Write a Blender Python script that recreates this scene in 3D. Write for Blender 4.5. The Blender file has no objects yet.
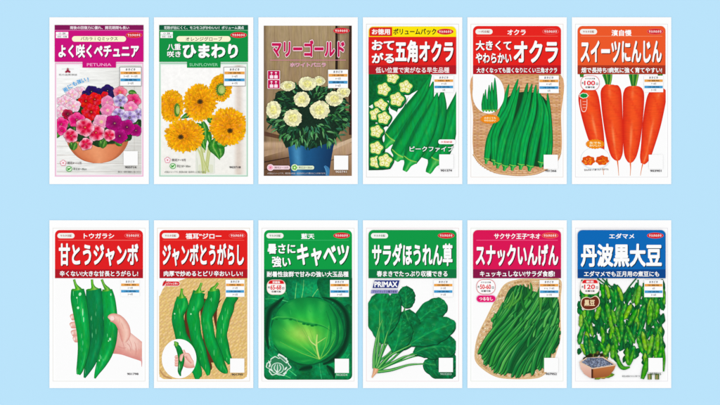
# Twelve printed seed packets laid out in two rows on a pale blue surface.
import bpy, math, random
from mathutils import Vector

S = bpy.context.scene
COL = S.collection
K = 1.17                       # light level: printed inks are given as seen, divided by this
Z0 = 0.0006                    # thickness of a packet (m)
DZ = 0.000002                 # step between printed layers (m)
Q = 6.755                      # layout units per millimetre


def lin(c):
    out = []
    for v in c[:3]:
        v = max(0.0, min(255.0, v)) / 255.0
        out.append((v / 12.92 if v <= 0.04045 else ((v + 0.055) / 1.055) ** 2.4) / K)
    return (out[0], out[1], out[2], 1.0)


def mix(a, b, t):
    t = max(0.0, min(1.0, t))
    return tuple(a[i] + (b[i] - a[i]) * t for i in range(3))


def mul(a, f):
    return tuple(v * f for v in a[:3])


# ------------------------------------------------------------------ materials
MATS = {}


def ink(name, amount=0.0, scale=400.0, stretch=(1, 1, 1), rough=0.45, detail=3.0):
    """Printed ink: the colour laid down on the sheet, with a procedural grain."""
    if name in MATS:
        return MATS[name]
    m = bpy.data.materials.new(name)
    m.use_nodes = True
    nt = m.node_tree
    b = nt.nodes['Principled BSDF']
    b.inputs['Roughness'].default_value = rough
    b.inputs['Specular IOR Level'].default_value = 0.06
    a = nt.nodes.new('ShaderNodeAttribute')
    a.attribute_name = 'ink'
    src = a.outputs['Color']
    if amount > 0:
        tc = nt.nodes.new('ShaderNodeTexCoord')
        mp = nt.nodes.new('ShaderNodeMapping')
        mp.inputs['Scale'].default_value = stretch
        nz = nt.nodes.new('ShaderNodeTexNoise')
        nz.inputs['Scale'].default_value = scale
        nz.inputs['Detail'].default_value = detail
        nz.inputs['Roughness'].default_value = 0.65
        mr = nt.nodes.new('ShaderNodeMapRange')
        mr.inputs['From Min'].default_value = 0.3
        mr.inputs['From Max'].default_value = 0.7
        mr.inputs['To Min'].default_value = 1 - amount
        mr.inputs['To Max'].default_value = 1 + amount
        hs = nt.nodes.new('ShaderNodeHueSaturation')
        nt.links.new(tc.outputs['Object'], mp.inputs['Vector'])
        nt.links.new(mp.outputs['Vector'], nz.inputs['Vector'])
        nt.links.new(nz.outputs['Fac'], mr.inputs['Value'])
        nt.links.new(mr.outputs['Result'], hs.inputs['Value'])
        nt.links.new(src, hs.inputs['Color'])
        if amount > .1:
            n2 = nt.nodes.new('ShaderNodeTexNoise')
            n2.inputs['Scale'].default_value = scale * .55
            n2.inputs['Detail'].default_value = 5
            for sock, lo, hi in (('Hue', .491, .509), ('Saturation', .96, 1.12)):
                r2 = nt.nodes.new('ShaderNodeMapRange')
                r2.inputs['From Min'].default_value = .3
                r2.inputs['From Max'].default_value = .7
                r2.inputs['To Min'].default_value = lo
                r2.inputs['To Max'].default_value = hi
                nt.links.new(n2.outputs['Fac'], r2.inputs['Value'])
                nt.links.new(r2.outputs['Result'], hs.inputs[sock])
            nt.links.new(mp.outputs['Vector'], n2.inputs['Vector'])
        src = hs.outputs['Color']
    nt.links.new(src, b.inputs['Base Color'])
    MATS[name] = m
    return m


FLAT = ink('flat_ink', 0.008, 900)
PETAL = ink('petal_ink', 0.24, 560, detail=5.0)
LEAF = ink('leaf_ink', 0.36, 420, detail=5.0)
BLADE = ink('spinach_ink', 0.15, 380, detail=5.0)
RAY = ink('ray_petal_ink', 0.12, 700, detail=5.0)
SKIN = ink('glossy_green_ink', 0.17, 260, (2.2, 0.6, 1), detail=5.0)
FINE = ink('fine_ink', 0.16, 900)
BOARD = ink('board_ink', 0.16, 160, (3.5, 0.5, 1), detail=6)
LONG = ink('plank_ink', 0.14, 120, (0.4, 3.5, 1), detail=6)
FLESH = ink('flesh_ink', 0.05, 260)
ROOTM = ink('carrot_ink', 0.09, 230, (0.5, 3.5, 1))


def paper():
    m = bpy.data.materials.new('coated_white_paper')
    m.use_nodes = True
    nt = m.node_tree
    b = nt.nodes['Principled BSDF']
    b.inputs['Roughness'].default_value = 0.4
    b.inputs['Specular IOR Level'].default_value = 0.1
    nz = nt.nodes.new('ShaderNodeTexNoise')
    nz.inputs['Scale'].default_value = 60
    rp = nt.nodes.new('ShaderNodeValToRGB')
    rp.color_ramp.elements[0].color = (0.862, 0.862, 0.862, 1)
    rp.color_ramp.elements[1].color = (0.875, 0.875, 0.875, 1)
    nt.links.new(nz.outputs['Fac'], rp.inputs['Fac'])
    nt.links.new(rp.outputs['Color'], b.inputs['Base Color'])
    return m


PAPER = paper()


# ------------------------------------------------------------------ mesh collector
def smooth(pts, n):
    """Catmull-Rom through rows of numbers."""
    P = [pts[0]] + list(pts) + [pts[-1]]
    out = []
    segs = len(pts) - 1
    for k in range(n + 1):
        u = k / n * segs
        i = min(int(u), segs - 1)
        t = u - i
        a, b, c, d = P[i], P[i + 1], P[i + 2], P[i + 3]
        out.append(tuple(0.5 * (2 * b[j] + (c[j] - a[j]) * t + (2 * a[j] - 5 * b[j] + 4 * c[j] - d[j]) * t * t +
                                (3 * b[j] - a[j] - 3 * c[j] + d[j]) * t ** 3) for j in range(len(b))))
    return out


def closed_smooth(pts, n=8):
    m = len(pts)
    out = []
    for i in range(m):
        a, b, c, d = pts[i - 1], pts[i], pts[(i + 1) % m], pts[(i + 2) % m]
        for k in range(n):
            t = k / n
            out.append(tuple(0.5 * (2 * b[j] + (c[j] - a[j]) * t + (2 * a[j] - 5 * b[j] + 4 * c[j] - d[j]) * t * t +
                                    (3 * b[j] - a[j] - 3 * c[j] + d[j]) * t ** 3) for j in (0, 1)))
    return out


class Packet:
    def __init__(self, i, row, kind, label):
        self.i, self.row = i, row
        self.ox, self.oy = 44 + 104 * i, (12, 216)[row]
        self.cx = 49.1 + 104.5 * i + 50
        self.h = (167, 168)[row]
        self.cy = (17.2, 220.2)[row] + self.h / 2
        self.L = 34.5 + 3.4 * i            # layout x of the card's left edge
        self.n = 0
        r = bpy.data.objects.new('seed_packet', None)
        COL.objects.link(r)
        r.empty_display_size = 0.02
        r.location = ((self.cx - 360) / 1000, -(self.cy - 202.5) / 1000, 0)
        r['label'] = label
        r['category'] = 'seed packet'
        r['group'] = 'seed packets laid out in two rows'
        self.root = r
        self.body()

    clip = None

    def p(self, x, y):
        if self.clip:                  # the sheet's picture ends at its printed edge
            x = min(max(x, self.clip[0]), self.clip[2])
            y = min(max(y, self.clip[1]), self.clip[3])
        return ((self.ox + x / Q - self.cx) / 1000, -((self.oy + y / Q) - self.cy) / 1000)

    def up(self):
        self.n += 1
        return Z0 + self.n * DZ

    def link(self, name, me, mat, parent, label=None):
        o = bpy.data.objects.new(name, me)
        me.name = name
        me.materials.append(mat)
        COL.objects.link(o)
        o.parent = parent or self.root
        if label:
            o['label'] = label
        return o

    def body(self):
        w, h, t, b = 0.04975, self.h / 2000, Z0, 0.00018
        rings = []
        vs = []
        for (ins, z) in ((b, 0), (0, b), (0, t - b), (b, t)):
            ring = []
            for (sx, sy) in ((-1, -1), (1, -1), (1, 1), (-1, 1)):
                ring.append(len(vs))
                vs.append((sx * (w - ins), sy * (h - ins), z))
            rings.append(ring)
        fs = [rings[0][::-1], rings[3]]
        for a, c in zip(rings, rings[1:]):
            for k in range(4):
                fs.append((a[k], a[(k + 1) % 4], c[(k + 1) % 4], c[k]))
        me = bpy.data.meshes.new('pouch')
        me.from_pydata(vs, [], fs)
        self.link('pouch', me, PAPER, self.root)


class M:
    """Collects inked shapes for one mesh of one packet."""

    def __init__(s, pk):
        s.pk, s.v, s.f, s.c = pk, [], [], []

    def poly(s, pts, col, z=None):
        z = z or s.pk.up()
        b = len(s.v)
        for q in pts:
            x, y = s.pk.p(*q[:2])
            s.v.append((x, y, z))
            s.c.append(col(*q[:2]) if callable(col) else col)
        s.f.append(list(range(b, len(s.v))))
        return s

    def rect(s, x0, y0, x1, y1, col, nx=1, ny=1):
        z = s.pk.up()
        b = len(s.v)
        for j in range(ny + 1):
            for i in range(nx + 1):
                X, Y = x0 + (x1 - x0) * i / nx, y0 + (y1 - y0) * j / ny
                x, y = s.pk.p(X, Y)
                s.v.append((x, y, z))
                s.c.append(col(X, Y) if callable(col) else col)
        w = nx + 1
        for j in range(ny):
            for i in range(nx):
                a = b + j * w + i
                s.f.append((a, a + 1, a + w + 1, a + w))
        return s

    def rrect(s, x0, y0, x1, y1, r, col, corners=(1, 1, 1, 1)):
        pts = []
        for k, (cx, cy, a0) in enumerate(((x1, y0, -90), (x1, y1, 0), (x0, y1, 90), (x0, y0, 180))):
            rr = r if corners[k] else 0.01
            ccx = cx - rr if cx == x1 else cx + rr
            ccy = cy + rr if cy == y0 else cy - rr
            for j in range(7):
                a = math.radians(a0 + 15 * j)
                pts.append((ccx + rr * math.cos(a), ccy + rr * math.sin(a)))
        return s.poly(pts, col)

    def frame(s, x0, y0, x1, y1, t, col):
        z = s.pk.up()
        b = len(s.v)
        for (a, c, d, e) in ((x0, y0, x1, y1), (x0 + t, y0 + t, x1 - t, y1 - t)):
            for q in ((a, c), (d, c), (d, e), (a, e)):
                x, y = s.pk.p(*q)
                s.v.append((x, y, z))
                s.c.append(col)
        for k in range(4):
            s.f.append((b + k, b + (k + 1) % 4, b + 4 + (k + 1) % 4, b + 4 + k))
        return s

    def disc(s, cx, cy, rx, ry, col, nr=1, nt=36, rf=None, rot=0.0, z=None):
        """col is a colour or f(r 0..1, angle); rf(angle) scales the outline."""
        z = z or s.pk.up()
        b = len(s.v)
        ca, sa = math.cos(rot), math.sin(rot)
        f = col if callable(col) else (lambda r, a: col)

        def put(r, a):
            k = rf(a) if rf else 1
            u, w = rx * r * k * math.cos(a), ry * r * k * math.sin(a)
            x, y = s.pk.p(cx + u * ca - w * sa, cy + u * sa + w * ca)
            s.v.append((x, y, z))
            s.c.append(f(r, a))
        put(0, 0)
        for j in range(1, nr + 1):
            for i in range(nt):
                put(j / nr, 2 * math.pi * i / nt)
        for i in range(nt):
            s.f.append((b, b + 1 + i, b + 1 + (i + 1) % nt))
        for j in range(nr - 1):
            for i in range(nt):
                a, c = b + 1 + j * nt, b + 1 + (j + 1) * nt
                s.f.append((a + i, c + i, c + (i + 1) % nt, a + (i + 1) % nt))
        return s

    def ribbon(s, pts, col, n=22, nc=8, z=None):
        """pts rows of (x, y, half width); col is a colour or f(t 0..1 along, u -1..1 across)."""
        z = z or s.pk.up()
        R = smooth(pts, n)
        b = len(s.v)
        for k, (x, y, w) in enumerate(R):
            a, c = R[max(k - 1, 0)], R[min(k + 1, n)]
            dx, dy = c[0] - a[0], c[1] - a[1]
            l = math.hypot(dx, dy) or 1
            nx, ny = -dy / l, dx / l
            w = max(w, 0.3)
            for j in range(nc + 1):
                u = -1 + 2 * j / nc
                X, Y = s.pk.p(x + nx * w * u, y + ny * w * u)
                s.v.append((X, Y, z + DZ * 0.4 * k / n))
                s.c.append(col(k / n, u) if callable(col) else col)
        w = nc + 1
        for k in range(n):
            for j in range(nc):
                a = b + k * w + j
                s.f.append((a, a + 1, a + w + 1, a + w))
        return s

    def build(s, name, mat=None, parent=None, label=None):
        me = bpy.data.meshes.new(name)
        me.from_pydata(s.v, [], s.f)
        at = me.attributes.new('ink', 'FLOAT_COLOR', 'POINT')
        flat = []
        for c in s.c:
            flat.extend(lin(c))
        at.data.foreach_set('color', flat)
        me.update()
        # every sheet faces up
        import bmesh
        bm = bmesh.new()
        bm.from_mesh(me)
        bm.normal_update()
        for f in bm.faces:
            if f.normal.z < 0:
                f.normal_flip()
        bm.to_mesh(me)
        bm.free()
        return s.pk.link(name, me, mat or FLAT, parent, label)


GLY = {}


def glyphs(t, off):
    if (t, off) not in GLY:
        c = bpy.data.curves.new('lettering', 'FONT')
        c.body = t
        c.offset = off
        c.resolution_u = 3
        o = bpy.data.objects.new('lettering', c)
        COL.objects.link(o)
        bpy.context.view_layer.update()
        me = bpy.data.meshes.new_from_object(o.evaluated_get(bpy.context.evaluated_depsgraph_get()))
        v = [(q.co.x, q.co.y) for q in me.vertices]
        f = [tuple(q.vertices) for q in me.polygons]
        bpy.data.objects.remove(o)
        bpy.data.curves.remove(c)
        bpy.data.meshes.remove(me)
        GLY[(t, off)] = (v, f)
    return GLY[(t, off)]


def write(m, t, x0, y0, x1, y1, col, off=0.02, out=None, shadow=None, rot=0.0):
    """Letters of t fitted to the box; out=(colour, extra) outline; shadow=(dx, dy, colour)."""
    v, f = glyphs(t, 0)
    R = off + (out[1] if out else 0)
    a0, a1 = min(q[0] for q in v) - off, max(q[0] for q in v) + off
    b0, b1 = min(q[1] for q in v) - off, max(q[1] for q in v) + off
    sx, sy = (x1 - x0) / (a1 - a0), (y1 - y0) / max(b1 - b0, 0.2)
    mx, my = (x0 + x1) / 2, (y0 + y1) / 2
    ca, sa = math.cos(math.radians(rot)), math.sin(math.radians(rot))

    def lay(r, c, dx, dy):
        n = 0 if r <= 0 else (4 if r < .018 else 8 if r < .05 else 14)
        steps = [(0, 0)] + [(r * math.cos(2 * math.pi * (k + .5) / n), r * math.sin(2 * math.pi * (k + .5) / n)) for k in range(n)]
        if r >= .05:
            steps += [(.5 * u, .5 * w) for u, w in steps[1::2]]
        z = m.pk.up()
        for e, (u, w) in enumerate(steps):
            b = len(m.v)
            for q in v:
                X, Y = x0 + (q[0] + u - a0) * sx + dx - mx, y1 - (q[1] + w - b0) * sy + dy - my
                x, y = m.pk.p(mx + X * ca - Y * sa, my + X * sa + Y * ca)
                m.v.append((x, y, z + e * DZ * .35))
                m.c.append(c)
            for q in f:
                m.f.append(tuple(b + k for k in q))
        m.pk.n += int(len(steps) * .35) + 1
    if shadow:
        lay(off, shadow[2], shadow[0], shadow[1])
    if out:
        lay(R, out[0], 0, 0)
    lay(off, col, 0, 0)
    return m


def text(pk, t, box, col, name='lettering', parent=None, **k):
    m = M(pk)
    write(m, t, *box, col, **k)
    return m.build(name, FLAT, parent)


WHITE, BLACK = (255, 255, 255), (40, 36, 36)
RED = (226, 28, 34)


# ------------------------------------------------------------------ parts shared by the packets
def brand_badge(pk, cx, cy, ring=(214, 24, 34)):
    L = M(pk)
    L.disc(cx, cy, 56, 20, mix(ring, (255, 255, 255), .35))
    L.disc(cx, cy, 53, 18, ring)
    o = L.build('brand_badge')
    text(pk, 'サカタのタネ', (cx - 43, cy - 9, cx + 43, cy + 9), WHITE, 'badge_lettering', o, off=0.02)


def chart(pk, x0, y0, w, h, rows, border=None):
    m = M(pk)
    if border:
        m.rect(x0 - 3, y0 - 3, x0 + w + 3, y0 + h + 3, border)
    m.rect(x0, y0, x0 + w, y0 + h, WHITE)
    o = m.build('planting_chart')
    text(pk, 'まきどき', (x0 + w * .27, y0 + h * .05, x0 + w * .73, y0 + h * .18), (60, 60, 70), 'chart_heading', o, off=.03)
    for k, (yy, c, t, d) in enumerate(((.23, (240, 168, 78), rows[0], rows[1]), (.61, (70, 158, 212), rows[2], rows[3]))):
        M(pk).rect(x0 + 3, y0 + h * yy, x0 + w - 3, y0 + h * (yy + .15), c).build('chart_band', parent=o)
        text(pk, t, (x0 + w * .2, y0 + h * (yy + .03), x0 + w * .8, y0 + h * (yy + .12)), (70, 45, 30) if k == 0 else (15, 50, 85),
             'chart_lettering', o, off=.02)
        wd = .09 * len(d) / 2
        text(pk, d, (x0 + w * (.5 - wd / 1.4), y0 + h * (yy + .2), x0 + w * (.5 + wd / 1.4), y0 + h * (yy + .32)), BLACK, 'chart_lettering', o, off=.01)


def code_panel(pk, x, y, num, panel=True, ink_=(60, 55, 60)):
    if panel:
        M(pk).rect(x - 48, y - 50, x + 48, y + 46, WHITE).build('blank_label_panel')
    text(pk, num, (x - 38, y + 52, x + 38, y + 66), ink_, 'number_lettering')


def seal(pk, col=(226, 224, 226)):
    L = pk.L
    M(pk).frame(L + 24, 80, L + 650, 1117, 3.2, col).build('seal_line')


def veg_header(pk, top, band, variety, vbox, title, claim, cbox, pill=True, brand=True, line=None, band_y=360, ring=(214, 24, 34),
               pill_text='サカタ交配', brand_dx=598):
    L = pk.L
    m = M(pk)
    m.rrect(L + 40, 95, L + 634, band_y + 2, 32, top, (1, 0, 0, 1))
    o = m.build('header')
    if line:
        M(pk).rect(L + 62, 162, L + 612, 165, line).build('header_rule', parent=o)
    M(pk).rect(L + 40, band_y, L + 634, 420, band).build('claim_band')
    if pill:
        p = M(pk)
        p.rrect(L + 56, 115, L + 172, 151, 18, (246, 246, 240))
        q = p.build('hybrid_pill')
        text(pk, pill_text, (L + 76, 125, L + 152, 141), mix(top, BLACK, .45), 'pill_lettering', q, off=.02)
    if brand:
        brand_badge(pk, L + brand_dx - 34, 132, ring)
    if variety:
        text(pk, variety, vbox, WHITE, 'variety_lettering', off=.03)
    sh = mul(top, .33)
    m = M(pk)
    for t, box in title:
        write(m, t, *box, WHITE, off=0.041 if box[3] - box[1] > 90 else .036, shadow=(5, 5, sh))
    m.build('title_lettering')
    text(pk, claim, cbox, WHITE, 'claim_lettering', off=.03, shadow=(2, 2, mul(band, .5)))


rnd = random.Random(7)


def podcol(base, hi, dark, ph=0.0, hp=-.25, hw=.22, edge=.45):
    def f(t, u):
        c = mix(base, dark, edge * abs(u) ** 2.5 + .12 * math.sin(t * 9 + ph))
        g = math.exp(-((u - hp - .12 * math.sin(5 * t + ph)) / hw) ** 2) * (.55 + .45 * math.sin(t * 14 + ph * 3))
        return mix(c, hi, .55 * max(g, 0))
    return f


def shine(m, pts, col=(190, 240, 190)):
    for (x, y, w, h, r) in pts:
        m.disc(x, y, w, h, col, rot=math.radians(r), nt=12)


# ================================================================== 1 petunia
def flower_packet_header(pk, top, strip, light, claim, cbox, pill, pbox, latin, frame):
    x0, x1 = pk.L + 38, pk.L + 638
    o = M(pk).rect(x0, 88, x1, 337, top).build('header')
    M(pk).rect(x0, 88, x1, 122, strip).build('claim_band')
    M(pk).rect(x0, 122, x1, 126, light).build('header_rule', parent=o)
    text(pk, claim, cbox, mix(WHITE, strip, .12), 'claim_lettering', off=.03)
    q = M(pk).rect(x0 + 8, 135, x0 + 92, 176, WHITE)
    q.rect(x0 + 8, 154, x0 + 92, 157, mix(top, WHITE, .5))
    q = q.build('hybrid_label')
    text(pk, '小 鉢', (x0 + 26, 138, x0 + 74, 152), BLACK, 'label_lettering', q, off=.01)
    text(pk, '切花・花壇', (x0 + 18, 160, x0 + 82, 173), BLACK, 'label_lettering', q, off=.01)
    brand_badge(pk, x1 - 64, 156)
    q = M(pk).rrect(x0 + 117, 163, x0 + 482, 201, 19, (253, 250, 214)).build('variety_pill')
    text(pk, pill, pbox, (60, 50, 40), 'pill_lettering', q, off=.015)
    m = M(pk)
    m.rect(x0 + 188, 337, x0 + 414, 376, top)
    m.build('latin_tab')


def petunia(pk, pic, x, y, r, edge, mid, core, star=None, sq=.92, rot=0.):
    """One printed bloom: five ruffled lobes, a throat and veins."""
    ph = rnd.uniform(0, 6.28)
    m = M(pk)
    rf = lambda a: 1 + .07 * math.cos(5 * a + ph) + .025 * math.sin(11 * a + ph)
    st = star or mid

    def f(q, a):
        v = .5 + .5 * math.cos(5 * a + ph)
        c = mix(core, mid, (q - .08) * 4)
        c = mix(c, mix(st, mid, v), 1 if q > .3 else 0) if q > .25 else c
        c = mix(c, edge, (q - .45) * 2.2 - (.5 * (1 - v) if star else 0))
        k = 1 - .10 * (.5 + .5 * math.cos(5 * a + ph + math.pi)) * q - .06 * math.sin(20 * a)
        return mul(c, k + .05 * math.sin(a + 2.2) * q)
    m.disc(x, y, r * 1.03, r * sq * 1.03, mul(mid, .45), rf=rf, rot=rot)
    m.disc(x, y, r, r * sq, f, nr=7, nt=50, rf=rf, rot=rot)
    m.disc(x + r * .03, y, r * .09, r * .08, mix(core, (225, 215, 120), .6), nt=12)
    return m.build('printed_petunia', PETAL, pic)


def leafm(m, x, y, l, w, ang, base, hi, dark, n=10):
    ca, sa = math.cos(ang), math.sin(ang)
    pts = [(x + ca * l * t, y + sa * l * t, w * math.sin(math.pi * min(1, t * .95 + .05)) ** .7) for t in (0, .2, .45, .7, .9, 1)]
    m.ribbon(pts, lambda t, u: mix(mix(base, dark, abs(u) * .5 + (.25 if u > 0 else 0)), hi, .7 * math.exp(-(u / .15) ** 2)), n=n, nc=6)


def packet_petunia():
    pk = Packet(0, 0, 'petunia', 'magenta packet with mixed petunias in a terracotta bowl, leftmost of the upper row')
    top = (205, 8, 126)
    b = M(pk)
    b.rect(73, 340, 672, 1112, (240, 190, 216))
    b.rect(81, 352, 664, 1104, (252, 238, 246))
    pic = M(pk).rect(86, 358, 659, 1098, lambda x, y: mul(mix((250, 251, 249), (218, 217, 212), max(0, (x - 250) / 520) + (y - 358) / 2600), 1), 10, 14)
    bo = b.build('picture_border')
    for yy in (905, 965, 1022, 1078):
        pic.rect(86, yy, 659, yy + 3, lambda x, y: (196, 190, 184))
        pic.rect(86, yy + 4, 659, yy + 7, (240, 238, 234))
    pic.rect(608, 380, 612, 1098, (208, 205, 198))
    pic = pic.build('picture', LONG)
    M(pk).rect(87, 359, 242, 446, (253, 253, 253)).build('white_corner_label', parent=pic)
    # bowl
    pk.clip = (87, 359, 658, 1097)
    pts = [(362 - 213 * math.cos(a), 852 + 172 * math.sin(a) ** .92) for a in [math.pi * k / 40 for k in range(41)]]
    m = M(pk)
    m.ribbon([(362, 830 + 0, 214), (362, 880, 206), (362, 930, 182), (362, 975, 142), (362, 1005, 92), (362, 1021, 30)],
             lambda t, u: mul(mix((236, 158, 112), (206, 112, 70), abs(u - .25 + .5 * t) * .9 + .15 * t), 1.02 - .12 * (abs(u) > .9)), n=26, nc=22)
    m.ribbon([(362, 892, 203), (362, 897, 201)], (196, 108, 70), n=2)
    m.build('printed_bowl', FLESH, pic)
    # foliage
    m = M(pk)
    m.disc(375, 735, 292, 168, (28, 62, 30), rf=lambda a: 1 + .04 * math.sin(9 * a) + .03 * math.sin(17 * a), nt=90)
    for k in range(70):
        a = rnd.uniform(0, 6.28)
        rr = rnd.uniform(.5, 1.0)
        leafm(m, 375 + 275 * rr * math.cos(a), 735 + 150 * rr * math.sin(a), rnd.uniform(25, 50), rnd.uniform(9, 15), rnd.uniform(0, 6.28),
              (62, 120, 48), (130, 180, 90), (26, 62, 30), 6)
    for (x, y, a) in ((180, 880, 1.2), (215, 880, 1.9), (380, 868, 1.2), (415, 865, 1.9), (480, 870, .6), (600, 770, .8), (620, 760, 1.4),
                      (105, 800, 2), (640, 765, 1.6), (570, 540, .2)):
        leafm(m, x, y, 58, 20, a, (76, 142, 50), (150, 195, 100), (36, 84, 36))
    m.build('printed_foliage', LEAF, pic)
    nav, red = (44, 28, 104), (214, 22, 36)
    F = [(245, 545, 42, 'lp'), (190, 560, 40, 'lp'), (320, 538, 42, 'n'), (370, 556, 40, 'n'), (428, 532, 42, 'n'), (474, 556, 34, 'n'),
         (282, 552, 26, 'n'), (514, 543, 44, 'sp'), (410, 560, 24, 'r'), (148, 605, 48, 'lp'), (112, 602, 30, 'lp'), (432, 612, 50, 'p'),
         (476, 625, 42, 'p'), (604, 598, 48, 'ro'), (282, 602, 48, 'r'), (342, 590, 46, 'r'), (198, 635, 48, 'lp'), (118, 672, 42, 'lp'),
         (160, 690, 36, 'dr'), (430, 665, 46, 'p'), (516, 598, 46, 'lv'), (585, 648, 46, 'p'), (638, 690, 36, 'lv'), (318, 676, 58, 'r'),
         (505, 690, 44, 'lv'), (578, 714, 50, 'lv'), (220, 728, 54, 'hp'), (116, 758, 48, 'hp'), (388, 742, 54, 'pc'), (120, 800, 34, 'hp'),
         (620, 800, 40, 'mg'), (476, 752, 58, 'mg'), (560, 778, 50, 'mg'), (350, 815, 56, 'st'), (276, 780, 60, 'st'), (510, 838, 50, 'mg'),
         (182, 836, 46, 'st'), (440, 832, 40, 'st'), (284, 892, 44, 'st')]
    P = {'lp': ((250, 218, 232), (242, 160, 196), (246, 220, 200), (250, 235, 240)), 'n': (nav, mul(nav, .8), (20, 10, 50), None),
         'r': ((232, 34, 42), red, (120, 6, 20), (240, 60, 60)), 'sp': ((246, 160, 176), (236, 96, 128), (220, 120, 90), None),
         'p': ((246, 164, 202), (240, 130, 182), (250, 226, 200), None), 'ro': ((240, 120, 160), (226, 64, 122), (170, 20, 70), None),
         'dr': ((200, 50, 80), (140, 20, 50), (60, 5, 20), None), 'lv': ((232, 224, 244), (206, 190, 232), (46, 24, 84), (150, 120, 196)),
         'hp': ((246, 96, 158), (228, 44, 122), (150, 10, 70), None), 'pc': ((250, 190, 216), (244, 150, 192), (238, 228, 170), None),
         'mg': ((190, 32, 132), (152, 8, 100), (84, 4, 60), None), 'st': ((252, 200, 214), (234, 80, 112), (180, 20, 50), (214, 30, 70))}
    for (x, y, r, k) in F:
        e, mi, co, st = P[k]
        petunia(pk, pic, x, y, r * 1.04, e, mi, co, st, rnd.uniform(.85, .98), rnd.uniform(-.4, .4))
    pk.clip = None
    flower_packet_header(pk, top, (132, 16, 86), (226, 120, 186), '雨後の回復力に優れ、開花期間も長い', (176, 95, 576, 117),
                         'バカラｉＱミックス', (248, 168, 498, 196), 'PETUNIA', None)
    text(pk, 'PETUNIA', (290, 346, 455, 366), (250, 178, 220), 'latin_lettering', off=.01)
    m = M(pk)
    write(m, 'よく咲くペチュニア', 98, 218, 642, 310, WHITE, off=.046, shadow=(4, 4, (84, 10, 56)))
    m.build('title_lettering')
    # emblem of three petals above its caption
    m = M(pk)
    for a in (-90, 30, 150):
        r = math.radians(a)
        m.disc(161 + 9 * math.cos(r), 398 + 9 * math.sin(r), 11, 7, (158, 32, 62), rot=r, nt=14)
    m.frame(120, 384, 202, 386, .9, (205, 205, 205))
    m.build('emblem')
    text(pk, '花の品質保証', (100, 418, 224, 430), (110, 110, 110), 'emblem_lettering', off=.0)
    m = M(pk)
    for k, ch in enumerate('雨にも強い!'):
        t = k / 5
        x, y = 146 + 152 * t, 526 - 70 * t + 14 * math.sin(math.pi * -t)
        w, h = (15, 15) if ch != '!' else (4, 14)
        write(m, ch, x - w, y - h, x + w, y + h, (52, 160, 222), off=.035, rot=-30 + 20 * t, out=(WHITE, .05))
    m.build('slogan_lettering')
    chart(pk, 514, 374, 142, 124, ('冷涼地', '3～4月　9～10月', '温暖地', '2～5月'), (120, 120, 120))
    code_panel(pk, 586, 990, '903714')
    icons(pk, 130, 1020, '開花4～11月', (170, 1060), '草丈20～30cm')
    text(pk, '種まき：絵袋の裏面をご覧ください', (500, 1074, 655, 1086), (80, 76, 76), 'note_lettering', off=0)


def icons(pk, x, y, t1, q, t2):
    m = M(pk)
    for k in range(5):
        a = 2 * math.pi * k / 5 - 1.57
        m.disc(x + 11 * math.cos(a), y + 11 * math.sin(a), 10, 10, (238, 120, 150), nt=14)
    for k in range(5):
        a = 2 * math.pi * k / 5 - 1.57
        m.disc(x + 10 * math.cos(a), y + 10 * math.sin(a), 8, 8, (253, 240, 244), nt=14)
    m.disc(x, y, 5, 5, (226, 60, 100), nt=12)
    m.build('bloom_icon')
    text(pk, t1, (x + 30, y - 9, x + 122, y + 9), (80, 60, 66), 'icon_lettering', off=.01)
    x, y = q
    m = M(pk)
    m.disc(x, y, 21, 19, (70, 172, 70), nt=20)
    m.disc(x, y, 17, 15, (224, 244, 214), nt=20)
    m.ribbon([(x - 13, y + 8, 2), (x, y + 2, 5), (x + 12, y - 9, 2)], (60, 160, 60), n=6, nc=2)
    m.ribbon([(x - 12, y - 6, 2), (x - 5, y, 4), (x, y + 8, 2)], (60, 160, 60), n=6, nc=2)
    m.build('height_icon')
    text(pk, t2, (x + 28, y - 9, x + 118, y + 9), (60, 70, 60), 'icon_lettering', off=.01)


# ================================================================== 2 sunflower
def ray_rings(m, cx, cy, rx, ry, rings, cols, rot=0., seed=1):
    r2 = random.Random(seed)
    for j, (R, ln, n, w) in enumerate(rings):
        za, zb = m.pk.up(), m.pk.up()
        for k in range(n):
            a = 2 * math.pi * (k + .5 * (j % 2) + r2.uniform(-.22, .22)) / n
            z = (za, zb)[k % 2]
            r0, r1 = max(R - ln, .02), R * r2.uniform(.93, 1.06)
            bend = r2.uniform(-.1, .1)
            c0, c1 = cols[j]
            v = r2.uniform(.86, 1.1)
            pts = []
            for t, q in ((0, .5), (.5, 1.), (.85, .75), (1, .15)):
                rr = r0 + (r1 - r0) * t
                aa = a + bend * t
                x, y = rx * rr * math.cos(aa), ry * rr * math.sin(aa)
                pts.append((cx + x * math.cos(rot) - y * math.sin(rot), cy + x * math.sin(rot) + y * math.cos(rot), w * q))
            m.ribbon(pts, lambda t, u: mul(mix(c0, c1, t * 1.05 - .25 * abs(u)), v), n=5, nc=2, z=z)


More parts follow.
